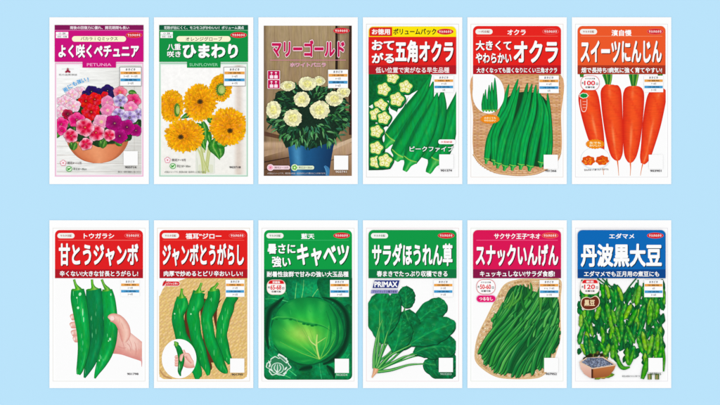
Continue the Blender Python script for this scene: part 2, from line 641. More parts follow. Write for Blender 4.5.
def packet_sunflower():
    pk = Packet(1, 0, 'sunflower', 'green packet with shaggy orange double sunflowers in a glass vase')
    top = (8, 146, 66)
    x0 = pk.L + 38
    b = M(pk)
    b.rect(x0, 340, x0 + 599, 1112, (176, 214, 190))
    b.rect(x0 + 8, 352, x0 + 591, 1104, (232, 244, 236))
    b.build('picture_border')

    def bg(x, y):
        c = mix((254, 253, 251), (244, 242, 234), (y - 500) / 700)
        if x > 590:
            c = mix(c, (214, 196, 182), .75 * math.exp(-((x - 612) / 26) ** 2))
        return c
    pic = M(pk).rect(x0 + 13, 358, x0 + 586, 1098, bg, 40, 14).build('picture', FLESH)
    # vase and stems
    pk.clip = (x0 + 14, 359, x0 + 585, 1097)
    m = M(pk)
    m.rrect(322, 905, 452, 1092, 14, (236, 238, 226))
    m.rrect(340, 1030, 440, 1086, 10, (226, 230, 206))
    m.frame(324, 907, 450, 1090, 2.2, (212, 218, 206))
    m.ribbon([(330, 985, 1), (334, 1040, 1.5), (332, 1085, 1)], (200, 208, 192), n=5, nc=2)
    m.build('printed_vase', FLAT, pic)
    for pts in (((300, 880), (352, 960), (372, 1092)), ((352, 800), (362, 920), (388, 1086)), ((420, 850), (404, 940), (384, 1092)),
                ((455, 850), (420, 930), (398, 1075)), ((345, 880), (372, 990), (410, 1082)), ((360, 700), (372, 820), (380, 950))):
        M(pk).ribbon([(a, c, 6.5) for a, c in pts], lambda t, u: mix((186, 196, 120), (228, 230, 180), .5 + .5 * u - .3 * t), n=12, nc=4).build('printed_stem', FLAT, pic)
    m = M(pk)
    for q in (((455, 880, 6), (480, 915, 34), (492, 955, 24), (488, 988, 1)), ((430, 900, 4), (470, 890, 32), (520, 900, 22), (530, 910, 1)),
              ((380, 860, 4), (375, 890, 20), (385, 925, 6), (390, 935, 1)), ((330, 750, 4), (370, 790, 30), (410, 840, 22), (420, 900, 2)),
              ((455, 850, 4), (440, 905, 36), (462, 950, 22), (486, 1000, 1)), ((300, 870, 3), (318, 905, 16), (322, 940, 2)), ((395, 700, 4), (420, 730, 20), (440, 760, 3)), ((370, 740, 10), (385, 790, 24), (390, 850, 14), (392, 890, 2)), ((290, 690, 3), (262, 700, 18), (220, 720, 2))):
        m.ribbon(q, lambda t, u: mix(mix((66, 150, 54), (30, 96, 36), abs(u) * .8), (160, 206, 110), .7 * math.exp(-(u / .14) ** 2)), n=12)
    m.build('printed_leaf', LEAF, pic)
    o1, o2, o3 = (240, 142, 2), (254, 178, 16), (255, 208, 46)
    RR = [(1.0, .3, 62, 7.5), (.93, .3, 60, 7.5), (.84, .3, 56, 7), (.74, .28, 50, 6.5), (.64, .26, 44, 6), (.54, .24, 38, 5.5), (.44, .2, 30, 5), (.34, .18, 24, 4.5), (.24, .12, 16, 4)]
    CC = [(o1, o3), (o1, o3), (o1, o3), (o1, o2), (o1, o3), (mul(o1, .96), o2), (mul(o1, .94), o2), (mul(o1, .9), o2), (mul(o1, .84), o2)]

    def sun(cx, cy, rx, ry, cc=(0, 0), back=False, seed=1):
        m = M(pk)
        m.disc(cx, cy, rx * .9, ry * .9, o1)
        n0 = 0 if not back else 5
        ray_rings(m, cx, cy, rx, ry, RR, CC, seed=seed)
        if cc:
            m.disc(cx + cc[0], cy + cc[1], 19, 17, (100, 70, 24), rf=lambda a: 1 + .15 * math.sin(9 * a), nt=40)
            m.disc(cx + cc[0], cy + cc[1], 11, 9, (56, 44, 24), nt=16)
        if back:
            for k in range(16):
                a = 2 * math.pi * k / 16
                bx, by = cx + back[0], cy + back[1]
                m.ribbon([(bx, by, 6), (bx + 20 * math.cos(a) * back[2], by + 26 * math.sin(a), 8), (bx + 36 * math.cos(a) * back[2], by + 50 * math.sin(a), 1)],
                         lambda t, u: mix((40, 92, 34), (96, 150, 60), t), n=6, nc=4)
            m.disc(cx + back[0] + 5, cy + back[1], 22 * back[2], 30, (166, 190, 96), nt=20)
            m.disc(cx + back[0] + 8, cy + back[1] + 4, 12 * back[2], 20, (190, 206, 120), nt=20)
        m.build('printed_sunflower', RAY, pic)
    sun(492, 512, 78, 92, None, (0, 12, 1.1), 3)
    sun(160, 634, 84, 112, None, (36, 28, .6), 4)
    sun(352, 612, 116, 126, (0, -6), seed=5)
    sun(246, 836, 134, 116, (-24, 8), seed=6)
    sun(542, 774, 130, 130, (12, 28), seed=8)
    pk.clip = None
    flower_packet_header(pk, top, (6, 92, 58), (130, 200, 150), '花粉が出にくく、モコモコがかわいい！ボリューム満点', (108, 95, 648, 117),
                         'オレンジグローブ', (255, 168, 502, 196), None, None)
    text(pk, 'SUNFLOWER', (280, 346, 472, 366), (150, 216, 176), 'latin_lettering', off=.01)
    m = M(pk)
    for t, box in (('八重', (130, 214, 222, 258)), ('咲き', (130, 264, 222, 306))):
        write(m, t, *box, WHITE, off=.025, shadow=(3, 3, (4, 60, 30)))
    write(m, 'ひまわり', 234, 216, 608, 312, WHITE, off=.05, shadow=(5, 5, (4, 60, 30)))
    m.build('title_lettering')
    chart(pk, 514, 374, 142, 124, ('冷涼地', '5～6月', '温暖地', '4～7月'), (120, 120, 120))
    code_panel(pk, 588, 990, '903718', panel=False)
    icons(pk, 132, 1000, '開花7～9月', (168, 1041), '草丈150～160cm')
    text(pk, '※写真はイメージです。開花期は地域・栽培条件により異なります。', (112, 1074, 388, 1088), (80, 90, 80), 'note_lettering', off=0)


# ================================================================== 3 marigold
def packet_marigold():
    pk = Packet(2, 0, 'marigold', 'brown wooden-backed packet with cream marigolds in a blue pot')
    x0, x1, y0, y1 = pk.L + 38, pk.L + 633, 92, 1107

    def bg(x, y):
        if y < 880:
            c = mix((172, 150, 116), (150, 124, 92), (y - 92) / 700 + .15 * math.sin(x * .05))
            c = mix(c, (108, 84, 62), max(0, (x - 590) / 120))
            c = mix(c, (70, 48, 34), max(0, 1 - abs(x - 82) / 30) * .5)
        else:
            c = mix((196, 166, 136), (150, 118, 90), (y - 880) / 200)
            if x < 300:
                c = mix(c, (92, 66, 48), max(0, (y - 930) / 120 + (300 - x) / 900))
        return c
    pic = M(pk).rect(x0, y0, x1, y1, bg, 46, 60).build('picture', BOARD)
    pk.clip = (x0, y0, x1, y1)
    m = M(pk)
    m.ribbon([(571, 92, 8), (572, 300, 9), (570, 560, 8)], (44, 30, 24), n=4, nc=2)
    m.ribbon([(586, 92, 5), (588, 300, 4), (586, 560, 4)], (128, 104, 78), n=4, nc=2)
    m.ribbon([(664, 92, 8), (662, 500, 10), (664, 830, 9)], (58, 36, 30), n=4, nc=2)
    for x in (150, 248, 330, 452, 512):
        m.ribbon([(x, 92, 1), (x + 5, 300, 1.6), (x - 2, 560, 1)], (142, 118, 88), n=6, nc=2)
    m.poly([(82, 806), (300, 862), (300, 880), (82, 836)], (96, 66, 48))
    m.poly([(82, 940), (250, 905), (250, 930), (82, 978)], (176, 146, 120))
    m.poly([(82, 1010), (255, 978), (255, 984), (82, 1018)], (54, 36, 28))
    m.poly([(82, 1018), (255, 986), (270, 1107), (82, 1107)], (106, 76, 56))
    m.poly([(82, 1062), (262, 1036), (262, 1041), (82, 1068)], (66, 44, 34))
    m.poly([(540, 905), (675, 850), (675, 875), (540, 935)], (206, 180, 152))
    m.poly([(530, 1000), (675, 955), (675, 961), (530, 1007)], (116, 88, 66))
    m.build('printed_planks', BOARD, pic)
    m = M(pk)
    m.ribbon([(398, 868, 164), (396, 900, 156), (394, 990, 142), (393, 1050, 134), (392, 1107, 128)],
             lambda t, u: mix(mix((24, 84, 132), (14, 52, 92), max(0, -u)), (84, 158, 204), .8 * math.exp(-((u - .62) / .22) ** 2)), n=16, nc=20)
    m.ribbon([(490, 1040, 6), (508, 1060, 14), (512, 1085, 12), (508, 1106, 10)], lambda t, u: mix((58, 122, 172), (96, 160, 204), u), n=8)
    m.build('printed_pot', FLESH, pic)
    m = M(pk)
    m.disc(385, 690, 272, 205, (22, 46, 32), nt=80, rf=lambda a: 1 + .05 * math.sin(7 * a) + .04 * math.sin(13 * a + 1))
    m.poly([(175, 800), (230, 920), (300, 890), (400, 925), (470, 900), (560, 870), (610, 780)], (22, 46, 32))
    for k in range(360):
        a = rnd.uniform(0, 6.28)
        rr = rnd.uniform(.15, 1.03) ** .6
        x, y = 388 + 262 * rr * math.cos(a), 700 + 200 * rr * math.sin(a)
        if y > 860 and abs(x - 390) > 190:
            continue
        d = math.atan2(y - 690, x - 388) + rnd.uniform(-.9, .9)
        g = rnd.choice(((40, 92, 54), (62, 122, 66), (30, 74, 46), (92, 150, 96), (24, 58, 40), (52, 110, 82)))
        l = rnd.uniform(26, 52)
        w = rnd.uniform(4, 8)
        x1_ = max(96, min(664, x + l * math.cos(d)))
        y1_ = min(y + l * math.sin(d) + 8, 935)
        m.ribbon([(x, y, 1.5), ((x + x1_) / 2, (y + y1_) / 2 - 3, w), (x1_, y1_, 1)], lambda t, u: mul(g, 1.1 - .25 * (u > 0)), n=5, nc=2)
    m.build('printed_foliage', LEAF, pic)
    cr, ye, sh = (252, 250, 212), (232, 226, 140), (228, 222, 168)
    for s, (x, y, rx, ry) in enumerate(((455, 466, 40, 32), (242, 500, 50, 34), (618, 542, 46, 36), (375, 485, 62, 46), (337, 590, 54, 52), (145, 662, 50, 62),
                                        (556, 586, 60, 50), (457, 662, 68, 62), (276, 716, 62, 58))):
        m = M(pk)
        m.disc(x, y, rx * .94, ry * .94, sh, nt=30)
        ray_rings(m, x, y, rx, ry, [(1., .4, 24, 11), (.88, .4, 22, 11), (.72, .34, 18, 10), (.54, .3, 14, 8.5), (.36, .22, 10, 7)],
                  [(sh, cr), (sh, cr), (sh, (252, 250, 214)), (ye, (250, 246, 196)), (ye, (246, 240, 170))], seed=s + 20)
        m.build('printed_marigold', FINE, pic)
    pk.clip = None
    brand_badge(pk, 604, 127)
    m = M(pk)
    write(m, 'マリーゴールド', 134, 190, 626, 304, (200, 14, 84), off=.045, out=((250, 224, 234), .045))
    m.build('title_lettering')
    M(pk).rect(122, 323, 634, 327, (222, 140, 166)).build('title_rule')
    text(pk, 'ホワイトバニラ', (258, 344, 498, 370), (200, 50, 110), 'variety_lettering', off=.01, out=((250, 226, 236), .05))
    for yy in (426, 488):
        m = M(pk)
        m.rrect(104, yy - 31, 190, yy + 31, 6, (250, 226, 234))
        m.rrect(108, yy - 28, 186, yy + 28, 4, (196, 12, 84))
        for xx in (132, 162):
            m.disc(xx, yy - 16, 7, 5, (252, 230, 240), nt=12)
            m.ribbon([(xx, yy - 10, 2), (xx, yy + 4, 2)], (252, 230, 240), n=2, nc=2)
            m.rrect(xx - 12, yy + 2, xx + 12, yy + 23, 3, (252, 230, 240))
        m.build('use_badge')
    chart(pk, 514, 390, 134, 124, ('冷涼地', '4～5月', '温暖地', '3～6月'))
    code_panel(pk, 602, 1020, '903741', ink_=(230, 220, 214))
    for (x, c, d, t) in ((105, (250, 220, 228), (236, 110, 146), '開花5～10月'), (268, (226, 240, 206), (120, 186, 70), '草丈25～30cm')):
        m = M(pk)
        m.rrect(x + 20, 1038, x + 152, 1064, 12, c)
        m.disc(x + 20, 1051, 23, 23, c, nt=24)
        m.disc(x + 20, 1051, 17, 17, mix(c, d, .35) if x < 200 else d, nt=10, rf=lambda a: 1 + .15 * math.cos(5 * a))
        m.disc(x + 20, 1051, 6, 6, d if x < 200 else (240, 250, 220), nt=10)
        o = m.build('growing_badge')
        text(pk, t, (x + 48, 1044, x + 140, 1058), (90, 60, 60), 'icon_lettering', o, off=.01)
    text(pk, '※写真はイメージです。開花期は地域・栽培条件により異なることがあります。', (104, 1084, 500, 1096), (226, 214, 208), 'note_lettering', off=0)


# ================================================================== okra
def okra(pk, pic, pts, cap=True, base=(0, 160, 70), dark=(0, 92, 44), hi=(90, 212, 124), name='printed_okra', stem=None):
    """pts run from tip to cap: ridged pod."""
    m = M(pk)
    m.ribbon([(x + 1.5, y + 1, w + 1) for x, y, w in pts], mul(dark, .8), n=20, nc=2)

    def f(t, u):
        r = abs(math.sin((u + .15) * 3.6))
        c = mix(base, dark, .5 * (1 - r) ** 2 + .9 * max(0, abs(u) - .55) + .35 * max(0, u - .2))
        return mix(c, hi, .4 * math.exp(-((u + .35) / .12) ** 2) * (.5 + .5 * math.sin(t * 17)))
    m.ribbon(pts, f, n=26, nc=16)
    if cap:
        x, y, w = pts[-1]
        a = math.atan2(y - pts[-2][1], x - pts[-2][0])
        ca, sa = math.cos(a), math.sin(a)
        l = stem or w * 1.1
        m.ribbon([(x - ca * w * .25, y - sa * w * .25, w * 1.02), (x, y, w * .96), (x + ca * l * .45, y + sa * l * .45, w * .55), (x + ca * l, y + sa * l, w * .42),
                  (x + ca * l * 1.25, y + sa * l * 1.25, w * .3)],
                 lambda t, u: mix(mix((20, 160, 66), (120, 206, 110), .8 * math.exp(-((u + .3) / .3) ** 2)), dark, .5 * max(0, u)), n=12, nc=8)
        m.ribbon([(x - ca * w * .28 - sa * w, y - sa * w * .28 + ca * w, w * .03 + 1), (x - ca * w * .1, y - sa * w * .1, w * .05 + 1),
                  (x - ca * w * .28 + sa * w, y - sa * w * .28 - ca * w, w * .03 + 1)], (150, 205, 90), n=8, nc=2)
    return m.build(name, SKIN, pic)


def packet_okra_green():
    pk = Packet(3, 0, 'okra', 'red and yellow bulk packet with large okra pods and star-shaped okra slices')
    seal(pk, (214, 214, 210))
    x0, x1 = 85, 677
    pic = M(pk).rect(x0, 420, x1, 1106, WHITE).build('picture')
    m = M(pk)
    m.poly([(85, 420), (508, 420), (470, 500), (360, 560), (330, 640), (272, 680), (235, 690), (222, 600), (150, 600), (85, 640)],
           lambda x, y: mix((0, 96, 46), (8, 128, 58), (x - 85) / 400), )
    m.poly([(85, 640), (240, 660), (215, 800), (190, 1000), (235, 1060), (180, 1068), (85, 1070)], (0, 92, 44))
    m.build('printed_dark_pod', LEAF, pic)
    m = M(pk)
    m.poly(closed_smooth([(330, 560), (362, 552), (345, 590), (322, 640), (300, 668), (278, 672), (312, 610)]), WHITE)
    m.poly(closed_smooth([(222, 600), (232, 650), (275, 678), (245, 720), (226, 690)]), WHITE)
    m.poly(closed_smooth([(92, 642), (150, 690), (132, 750), (155, 760), (150, 700), (110, 640)]), (236, 240, 232))
    m.poly(closed_smooth([(190, 780), (222, 782), (212, 860), (230, 940), (186, 880), (180, 830)]), WHITE)
    m.poly([(405, 498), (450, 462), (415, 490)], (236, 244, 230))
    m.build('printed_gap', FLAT, pic)
    pk.clip = (x0, 420, x1, 1106)
    okra(pk, pic, [(700, 500, 1), (668, 620, 30), (625, 770, 62), (570, 920, 74), (530, 1000, 58)], stem=78)
    okra(pk, pic, [(584, 520, 3), (570, 640, 42), (530, 780, 66), (480, 910, 64), (452, 985, 40)], cap=False, base=(0, 148, 66))
    okra(pk, pic, [(508, 424, 3), (440, 560, 38), (352, 700, 60), (262, 820, 58), (232, 860, 52)], base=(2, 156, 68), stem=58)
    okra(pk, pic, [(520, 470, 3), (478, 620, 44), (405, 780, 76), (305, 940, 70), (285, 972, 58)], base=(0, 160, 70), stem=30)
    okra(pk, pic, [(548, 545, 3), (520, 660, 42), (462, 800, 68), (398, 930, 64), (362, 1005, 48)], base=(4, 166, 74), stem=62)
    # slices
    for k, (x, y, r) in enumerate(((247, 442, 50), (187, 522, 54), (335, 505, 54), (276, 590, 58), (167, 632, 54), (94, 692, 52), (188, 716, 52),
                                   (138, 806, 52), (130, 918, 54), (98, 1012, 50), (197, 1004, 56))):
        m = M(pk)
        ph = rnd.uniform(0, 1.2)
        cx = max(x, 88)
        if x - r < 85:
            x = 85 + r * .97
        m.disc(x + 3, y + 4, r * 1.02, r * 1.0, (0, 60, 30), nt=60, rf=lambda a: 1 + .04 * math.cos(5 * a + ph))
        m.disc(x, y, r, r * .97, (0, 128, 52), nt=60, rf=lambda a: 1 + .05 * math.cos(5 * a + ph))
        m.disc(x, y, r * .84, r * .82, lambda q, a: mix((246, 244, 176), (214, 226, 120), q ** 3), nr=4, nt=60, rf=lambda a: .92 + .12 * math.cos(5 * a + ph))
        for j in range(5):
            a = (2 * math.pi * j - ph) / 5
            m.disc(x + .45 * r * math.cos(a), y + .45 * r * math.sin(a), r * .24, r * .15, (252, 250, 214), nt=12, rot=a)
            m.disc(x + .5 * r * math.cos(a), y + .5 * r * math.sin(a), r * .09, r * .08, (214, 188, 70), nt=8)
            a += math.pi / 5
            m.ribbon([(x + .12 * r * math.cos(a), y + .12 * r * math.sin(a), 1), (x + .6 * r * math.cos(a), y + .6 * r * math.sin(a), 1.4)], (196, 200, 92), n=2, nc=2)
        m.disc(x, y, r * .12, r * .12, (216, 206, 100), nt=10)
        m.build('printed_okra_slice', FINE, pic)
    # header
    pk.clip = None
    m = M(pk)
    m.rrect(x0, 98, x1, 172, 32, (255, 232, 0), (1, 0, 0, 1))
    m.rect(x0, 168, x1, 362, (226, 30, 28))
    m.build('header')
    M(pk).rect(x0, 360, x1, 420, (178, 22, 34)).build('claim_band')
    o = M(pk).rrect(90, 103, 244, 163, 22, (222, 40, 28), (0, 0, 0, 1)).build('value_tab')
    text(pk, 'お徳用', (107, 114, 230, 153), WHITE, 'tab_lettering', o, off=.03)
    text(pk, 'ボリュームパック', (252, 112, 542, 154), (36, 34, 20), 'variety_lettering', off=.03)
    brand_badge(pk, 603, 133)
    m = M(pk)
    sh = (90, 8, 10)
    write(m, 'おて', 106, 190, 258, 258, WHITE, off=.042, shadow=(5, 5, sh))
    write(m, 'がる', 106, 276, 258, 346, WHITE, off=.042, shadow=(5, 5, sh))
    write(m, '五角オクラ', 264, 190, 658, 342, WHITE, off=.045, shadow=(6, 6, sh))
    m.build('title_lettering')
    text(pk, '低い位置で実がなる早生品種', (132, 373, 630, 412), (255, 240, 240), 'claim_lettering', off=.02)
    chart(pk, 527, 430, 132, 112, ('中間地・暖地', '4～5月', '冷涼地', '5月'))
    o = M(pk).rrect(556, 861, 672, 893, 14, WHITE).build('brand_pill')
    text(pk, '大型絵袋', (572, 871, 650, 885), RED, 'pill_lettering', o, off=.02)
    m = M(pk)
    write(m, 'ピークファイブ', 362, 906, 658, 944, WHITE, off=.02, out=((10, 96, 46), .05))
    m.build('variety_lettering')
    code_panel(pk, 610, 1012, '901374')


def packet_okra_basket():
    pk = Packet(4, 0, 'okra', 'red packet with a bundle of slender okra pods lying on a wicker tray')
    seal(pk, (232, 220, 212))
    x0, x1 = 87, 683

    def wk(x, y):
        k = .5 + .5 * math.sin(y * .42 + 1.2 * math.sin(x * .02))
        return mix((236, 196, 152), (204, 148, 104), k * .8 + .15 * math.sin(x * .11))
    pic = M(pk).rect(x0, 420, x1, 1106, WHITE).build('picture')
    m = M(pk)
    m.poly(closed_smooth([(x0 + 2, 424), (380, 420), (x1 - 2, 424), (x1, 700), (x1 - 1, 960), (600, 1060), (470, 1104), (330, 1104), (200, 1070), (x0 + 8, 960),
                          (x0 + 1, 700)], 6), (222, 172, 126))
    # tray surface as rows of split bamboo
    for j in range(64):
        y = 424 + j * 10.4
        hw = 297 if y < 940 else 297 * math.sqrt(max(.02, 1 - ((y - 940) / 165) ** 2))
        cx = 385
        ph = j * 1.7
        c0 = rnd.choice(((238, 200, 158), (226, 182, 136), (232, 190, 150), (214, 164, 118)))
        m.ribbon([(cx - hw + 2, y + 5, 4.2), (cx, y + 5 + 2 * math.sin(ph), 4.4), (cx + hw - 2, y + 5, 4.2)],
                 lambda t, u: mix(c0, (176, 118, 78), .6 * abs(u) ** 2 + .35 * (math.sin(t * 60 + (j % 2) * 3.1) > .55)), n=60, nc=4)
    m.ribbon([(x0 + 3, 960, 7), (150, 1030, 8), (250, 1084, 8), (400, 1098, 7), (520, 1088, 8), (620, 1030, 8), (x1 - 3, 950, 6)],
             lambda t, u: mix((240, 204, 160), (186, 130, 88), abs(u)), n=30, nc=6)
    m.build('printed_tray', FINE, pic)
    m = M(pk)
    m.poly(closed_smooth([(345, 560), (585, 600), (596, 1000), (470, 1040), (190, 1000), (215, 800)]), (14, 66, 32))
    m.build('printed_gap', FLAT, pic)
    g = (0, 164, 72)
    pods = [((330, 486), (280, 680), (205, 850), (180, 995), 24), ((392, 452), (330, 640), (240, 820), (232, 1005), 26), ((400, 500), (345, 700), (290, 860), (258, 1025), 28),
            ((455, 478), (420, 660), (345, 850), (304, 1042), 28), ((486, 484), (440, 680), (380, 880), (356, 1040), 29), ((590, 545), (600, 700), (606, 880), (596, 1010), 20),
            ((545, 560), (580, 700), (570, 880), (548, 1020), 28), ((512, 490), (490, 680), (435, 870), (412, 1034), 29), ((528, 520), (545, 680), (500, 880), (472, 1044), 31)]
    for k, (a, b, c, d, w) in enumerate(pods):
        okra(pk, pic, [(a[0], a[1], 1), (a[0] * .75 + b[0] * .25, a[1] * .75 + b[1] * .25, w * .36), (b[0], b[1], w * .78), (c[0], c[1], w * .98), (d[0], d[1], w * .82)],
             base=mul(g, rnd.uniform(.88, 1.08)), stem=26)
    # oval inset
    o = M(pk).disc(192, 552, 108, 134, WHITE, nt=60).poly([(87, 420), (200, 420), (120, 500), (87, 520)], WHITE).build('inset_oval', parent=pic)
    for k, (x, y) in enumerate(((158, 548), (172, 522), (196, 492), (214, 474), (234, 444))):
        okra(pk, pic, [(x, y, 1), (x - 3 + k, y + 60, 9), (158 + k * 20, 620, 14), (158 + k * 20, 664, 12)], stem=8)
    burst(pk, 202, 724, 68, 32, '大きくても', 'やわらかい')
    veg_header(pk, (232, 32, 26), (184, 20, 32), 'オクラ', (320, 118, 444, 156),
               (('大きくて', (106, 192, 346, 260)), ('やわらかい', (106, 276, 348, 346)), ('オクラ', (362, 192, 662, 344))),
               '大きくなっても固くなりにくい三角オクラ', (112, 375, 656, 412), line=(246, 110, 90), ring=(226, 40, 34), pill_text='一代交配')
    chart(pk, 533, 430, 134, 118, ('中間地・暖地', '4～6月', '冷涼地', '5月'))
    code_panel(pk, 613, 1014, '901366')


def burst(pk, cx, cy, rx, ry, a, b, col=(240, 136, 12)):
    m = M(pk)
    m.disc(cx, cy, rx, ry, lambda r, t: mix((248, 160, 30), col, r), nr=3, nt=80, rf=lambda t: .94 + .06 * math.cos(20 * t))
    o = m.build('burst_badge')
    text(pk, a, (cx - rx * .58, cy - ry * .48, cx + rx * .58, cy - ry * .05), (255, 246, 200), 'badge_lettering', o, off=.03)
    text(pk, b, (cx - rx * .58, cy + ry * .07, cx + rx * .58, cy + ry * .52), (255, 246, 200), 'badge_lettering', o, off=.03)


def days_badge(pk, cx, cy, top, big, bot, style='outline', unit='日'):
    m = M(pk)
    if style == 'outline':
        m.rrect(cx - 64, cy - 50, cx + 64, cy + 50, 44, (232, 96, 100))
        m.rrect(cx - 61, cy - 47, cx + 61, cy + 47, 42, WHITE)
        o = m.build('harvest_badge')
        text(pk, top, (cx - 34, cy - 36, cx + 34, cy - 24), BLACK, 'badge_lettering', o, off=.02)
    else:
        m.rrect(cx - 64, cy - 52, cx + 64, cy + 50, 40, (246, 226, 214))
        m.rrect(cx - 52, cy - 48, cx + 52, cy - 24, 20, (222, 30, 36), (1, 0, 0, 1))
        m.rrect(cx - 60, cy - 22, cx + 60, cy + 46, 36, (254, 250, 246), (0, 1, 1, 0))
        o = m.build('harvest_badge')
        text(pk, top, (cx - 26, cy - 43, cx + 26, cy - 27), WHITE, 'badge_lettering', o, off=.03)
    text(pk, '約', (cx - 56, cy - 8, cx - 43, cy + 8), BLACK, 'badge_lettering', o, off=.02)
    text(pk, big, (cx - 40, cy - 16, cx + 34, cy + 16), (230, 50, 60), 'badge_lettering', o, off=.03)
    text(pk, unit, (cx + 40, cy - 2, cx + 54, cy + 14), BLACK, 'badge_lettering', o, off=.02)
    text(pk, bot, (cx - 32, cy + 22, cx + 32, cy + 35), BLACK, 'badge_lettering', o, off=.02)


# ================================================================== 6 carrots
def packet_carrot():
    pk = Packet(5, 0, 'carrot', 'orange packet with four long red-orange carrots on white, rightmost of the upper row')
    seal(pk)
    pic = M(pk).rect(91, 420, 688, 1106, WHITE).build('picture')
    m = M(pk)
    for x, y, k in ((298, 500, 3), (472, 508, 3), (120, 440, 2), (650, 460, 2)):
        for j in range(k * 2):
            dx = (j - k + .5) * 9
            m.ribbon([(x + dx * .4, y, 6), (x + dx * .8, y - 40, 7), (x + dx * 1.2 - (6 if x == 298 else 0), 421, 8)],
                     lambda t, u: mix(((60, 160, 40), (24, 118, 40), (150, 196, 70))[j % 3], (10, 84, 36), abs(u) * .7), n=8, nc=4)
    m.build('printed_leaf_stalks', FLAT, pic)

    pk.clip = (92, 421, 687, 1106)
    def carrot(pts, tail, hl):
        m = M(pk)

        def f(t, u):
            c = mix((246, 84, 28), (214, 34, 16), abs(u) ** 2.2 * .95 + .12 * (u > .3))
            c = mix(c, (226, 44, 18), .35 * (math.sin(t * 47 + 3 * math.sin(u * 2)) > .8) * (abs(u) < .8))
            g = math.exp(-((u - hl) / .13) ** 2) * (.35 + .35 * math.sin(t * 23) + .3 * math.sin(t * 9 + 1))
            return mix(c, (255, 172, 120), .75 * max(0, g))
        m.ribbon(pts, f, n=60, nc=20)
        m.ribbon(tail, lambda t, u: mix((240, 110, 50), (226, 150, 90), t), n=8, nc=2)
        m.build('printed_carrot', ROOTM, pic)
    carrot([(160, 522, 20), (160, 530, 44), (163, 550, 61), (168, 600, 70), (190, 720, 66), (218, 850, 54), (240, 930, 34), (252, 985, 12)], [(252, 985, 4), (262, 1040, 2), (268, 1100, 1.5)], -.05)
    carrot([(648, 512, 24), (646, 522, 44), (640, 545, 54), (622, 600, 66), (592, 760, 62), (566, 900, 46), (546, 985, 34), (532, 1025, 14)], [(532, 1025, 4), (524, 1060, 2.5), (516, 1105, 1.5)], -.1)
    carrot([(312, 490, 24), (312, 497, 44), (314, 515, 62), (318, 560, 71), (328, 700, 68), (342, 850, 58), (354, 950, 44), (360, 990, 26), (361, 1004, 10)], [(361, 1004, 5), (366, 1050, 2.5), (370, 1106, 1.5)], .12)
    carrot([(470, 500, 26), (470, 507, 46), (470, 525, 62), (470, 570, 72), (466, 700, 69), (458, 850, 60), (450, 960, 44), (448, 1004, 24), (448, 1018, 9)], [(448, 1018, 5), (450, 1060, 2.5), (447, 1106, 1.5)], .1)
    # little carrot emblem
    m = M(pk)
    m.ribbon([(133, 590, 24), (134, 640, 22), (134, 668, 14), (134, 676, 6)], (250, 214, 200), n=10)
    m.ribbon([(133, 588, 20), (134, 638, 18), (134, 664, 11), (134, 671, 4)], (232, 72, 34), n=10)
    for yy in (604, 624, 644):
        m.rect(126, yy, 150, yy + 2.5, (250, 214, 200))
    m.disc(134, 565, 30, 19, (240, 250, 236), nt=30, rf=lambda a: 1 + .08 * math.cos(7 * a))
    m.disc(134, 565, 25, 15, (0, 148, 62), nt=30, rf=lambda a: 1 + .08 * math.cos(7 * a))
    m.build('carrot_emblem')
    # inset plate
    m = M(pk)
    m.disc(212, 990, 100, 76, (226, 236, 242), nt=50)
    m.disc(212, 986, 94, 70, WHITE, nt=50)
    o = m.build('inset_oval', parent=pic)
    for (x, y) in ((165, 1004), (258, 1002)):
        m = M(pk)
        m.disc(x, y, 44, 32, (224, 84, 24), nt=40, rf=lambda a: 1 + .08 * math.sin(7 * a))
        for k in range(34):
            a, r = rnd.uniform(0, 6.28), rnd.uniform(0, .8)
            px, py = x + 42 * r * math.cos(a), y + 30 * r * math.sin(a)
            b = rnd.uniform(0, 3.14)
            c = rnd.choice(((250, 130, 40), (236, 96, 30), (214, 70, 20), (255, 156, 70)))
            m.ribbon([(px, py, 2.5), (px + 8 * math.cos(b), py + 6 * math.sin(b), 3.5), (px + 15 * math.cos(b + .6), py + 12 * math.sin(b + .6), 2)], c, n=4, nc=2)
        m.build('printed_carrot_salad', FINE, pic)
    burst(pk, 210, 892, 66, 34, '生でも', 'おいしい')
    text(pk, '甘みがあって煮てもサラダでも', (136, 1058, 300, 1072), (70, 60, 60), 'note_lettering', off=.01, rot=-2)
    pk.clip = None
    veg_header(pk, (238, 88, 38), (168, 52, 30), '濱自慢', (320, 120, 456, 162), (('スイーツにんじん', (112, 192, 660, 344)),),
               '畑で長持ち!病気に強く育てやすい!', (116, 374, 662, 412), line=(250, 150, 110), ring=(214, 34, 40), pill_text='サカタ交配')
    days_badge(pk, 176, 480, 'タネまき後', '100', '収穫可能')
    chart(pk, 540, 430, 130, 112, ('中間地', '7～8月', '冷涼地', '5～7月'))
    code_panel(pk, 620, 1014, '903901')


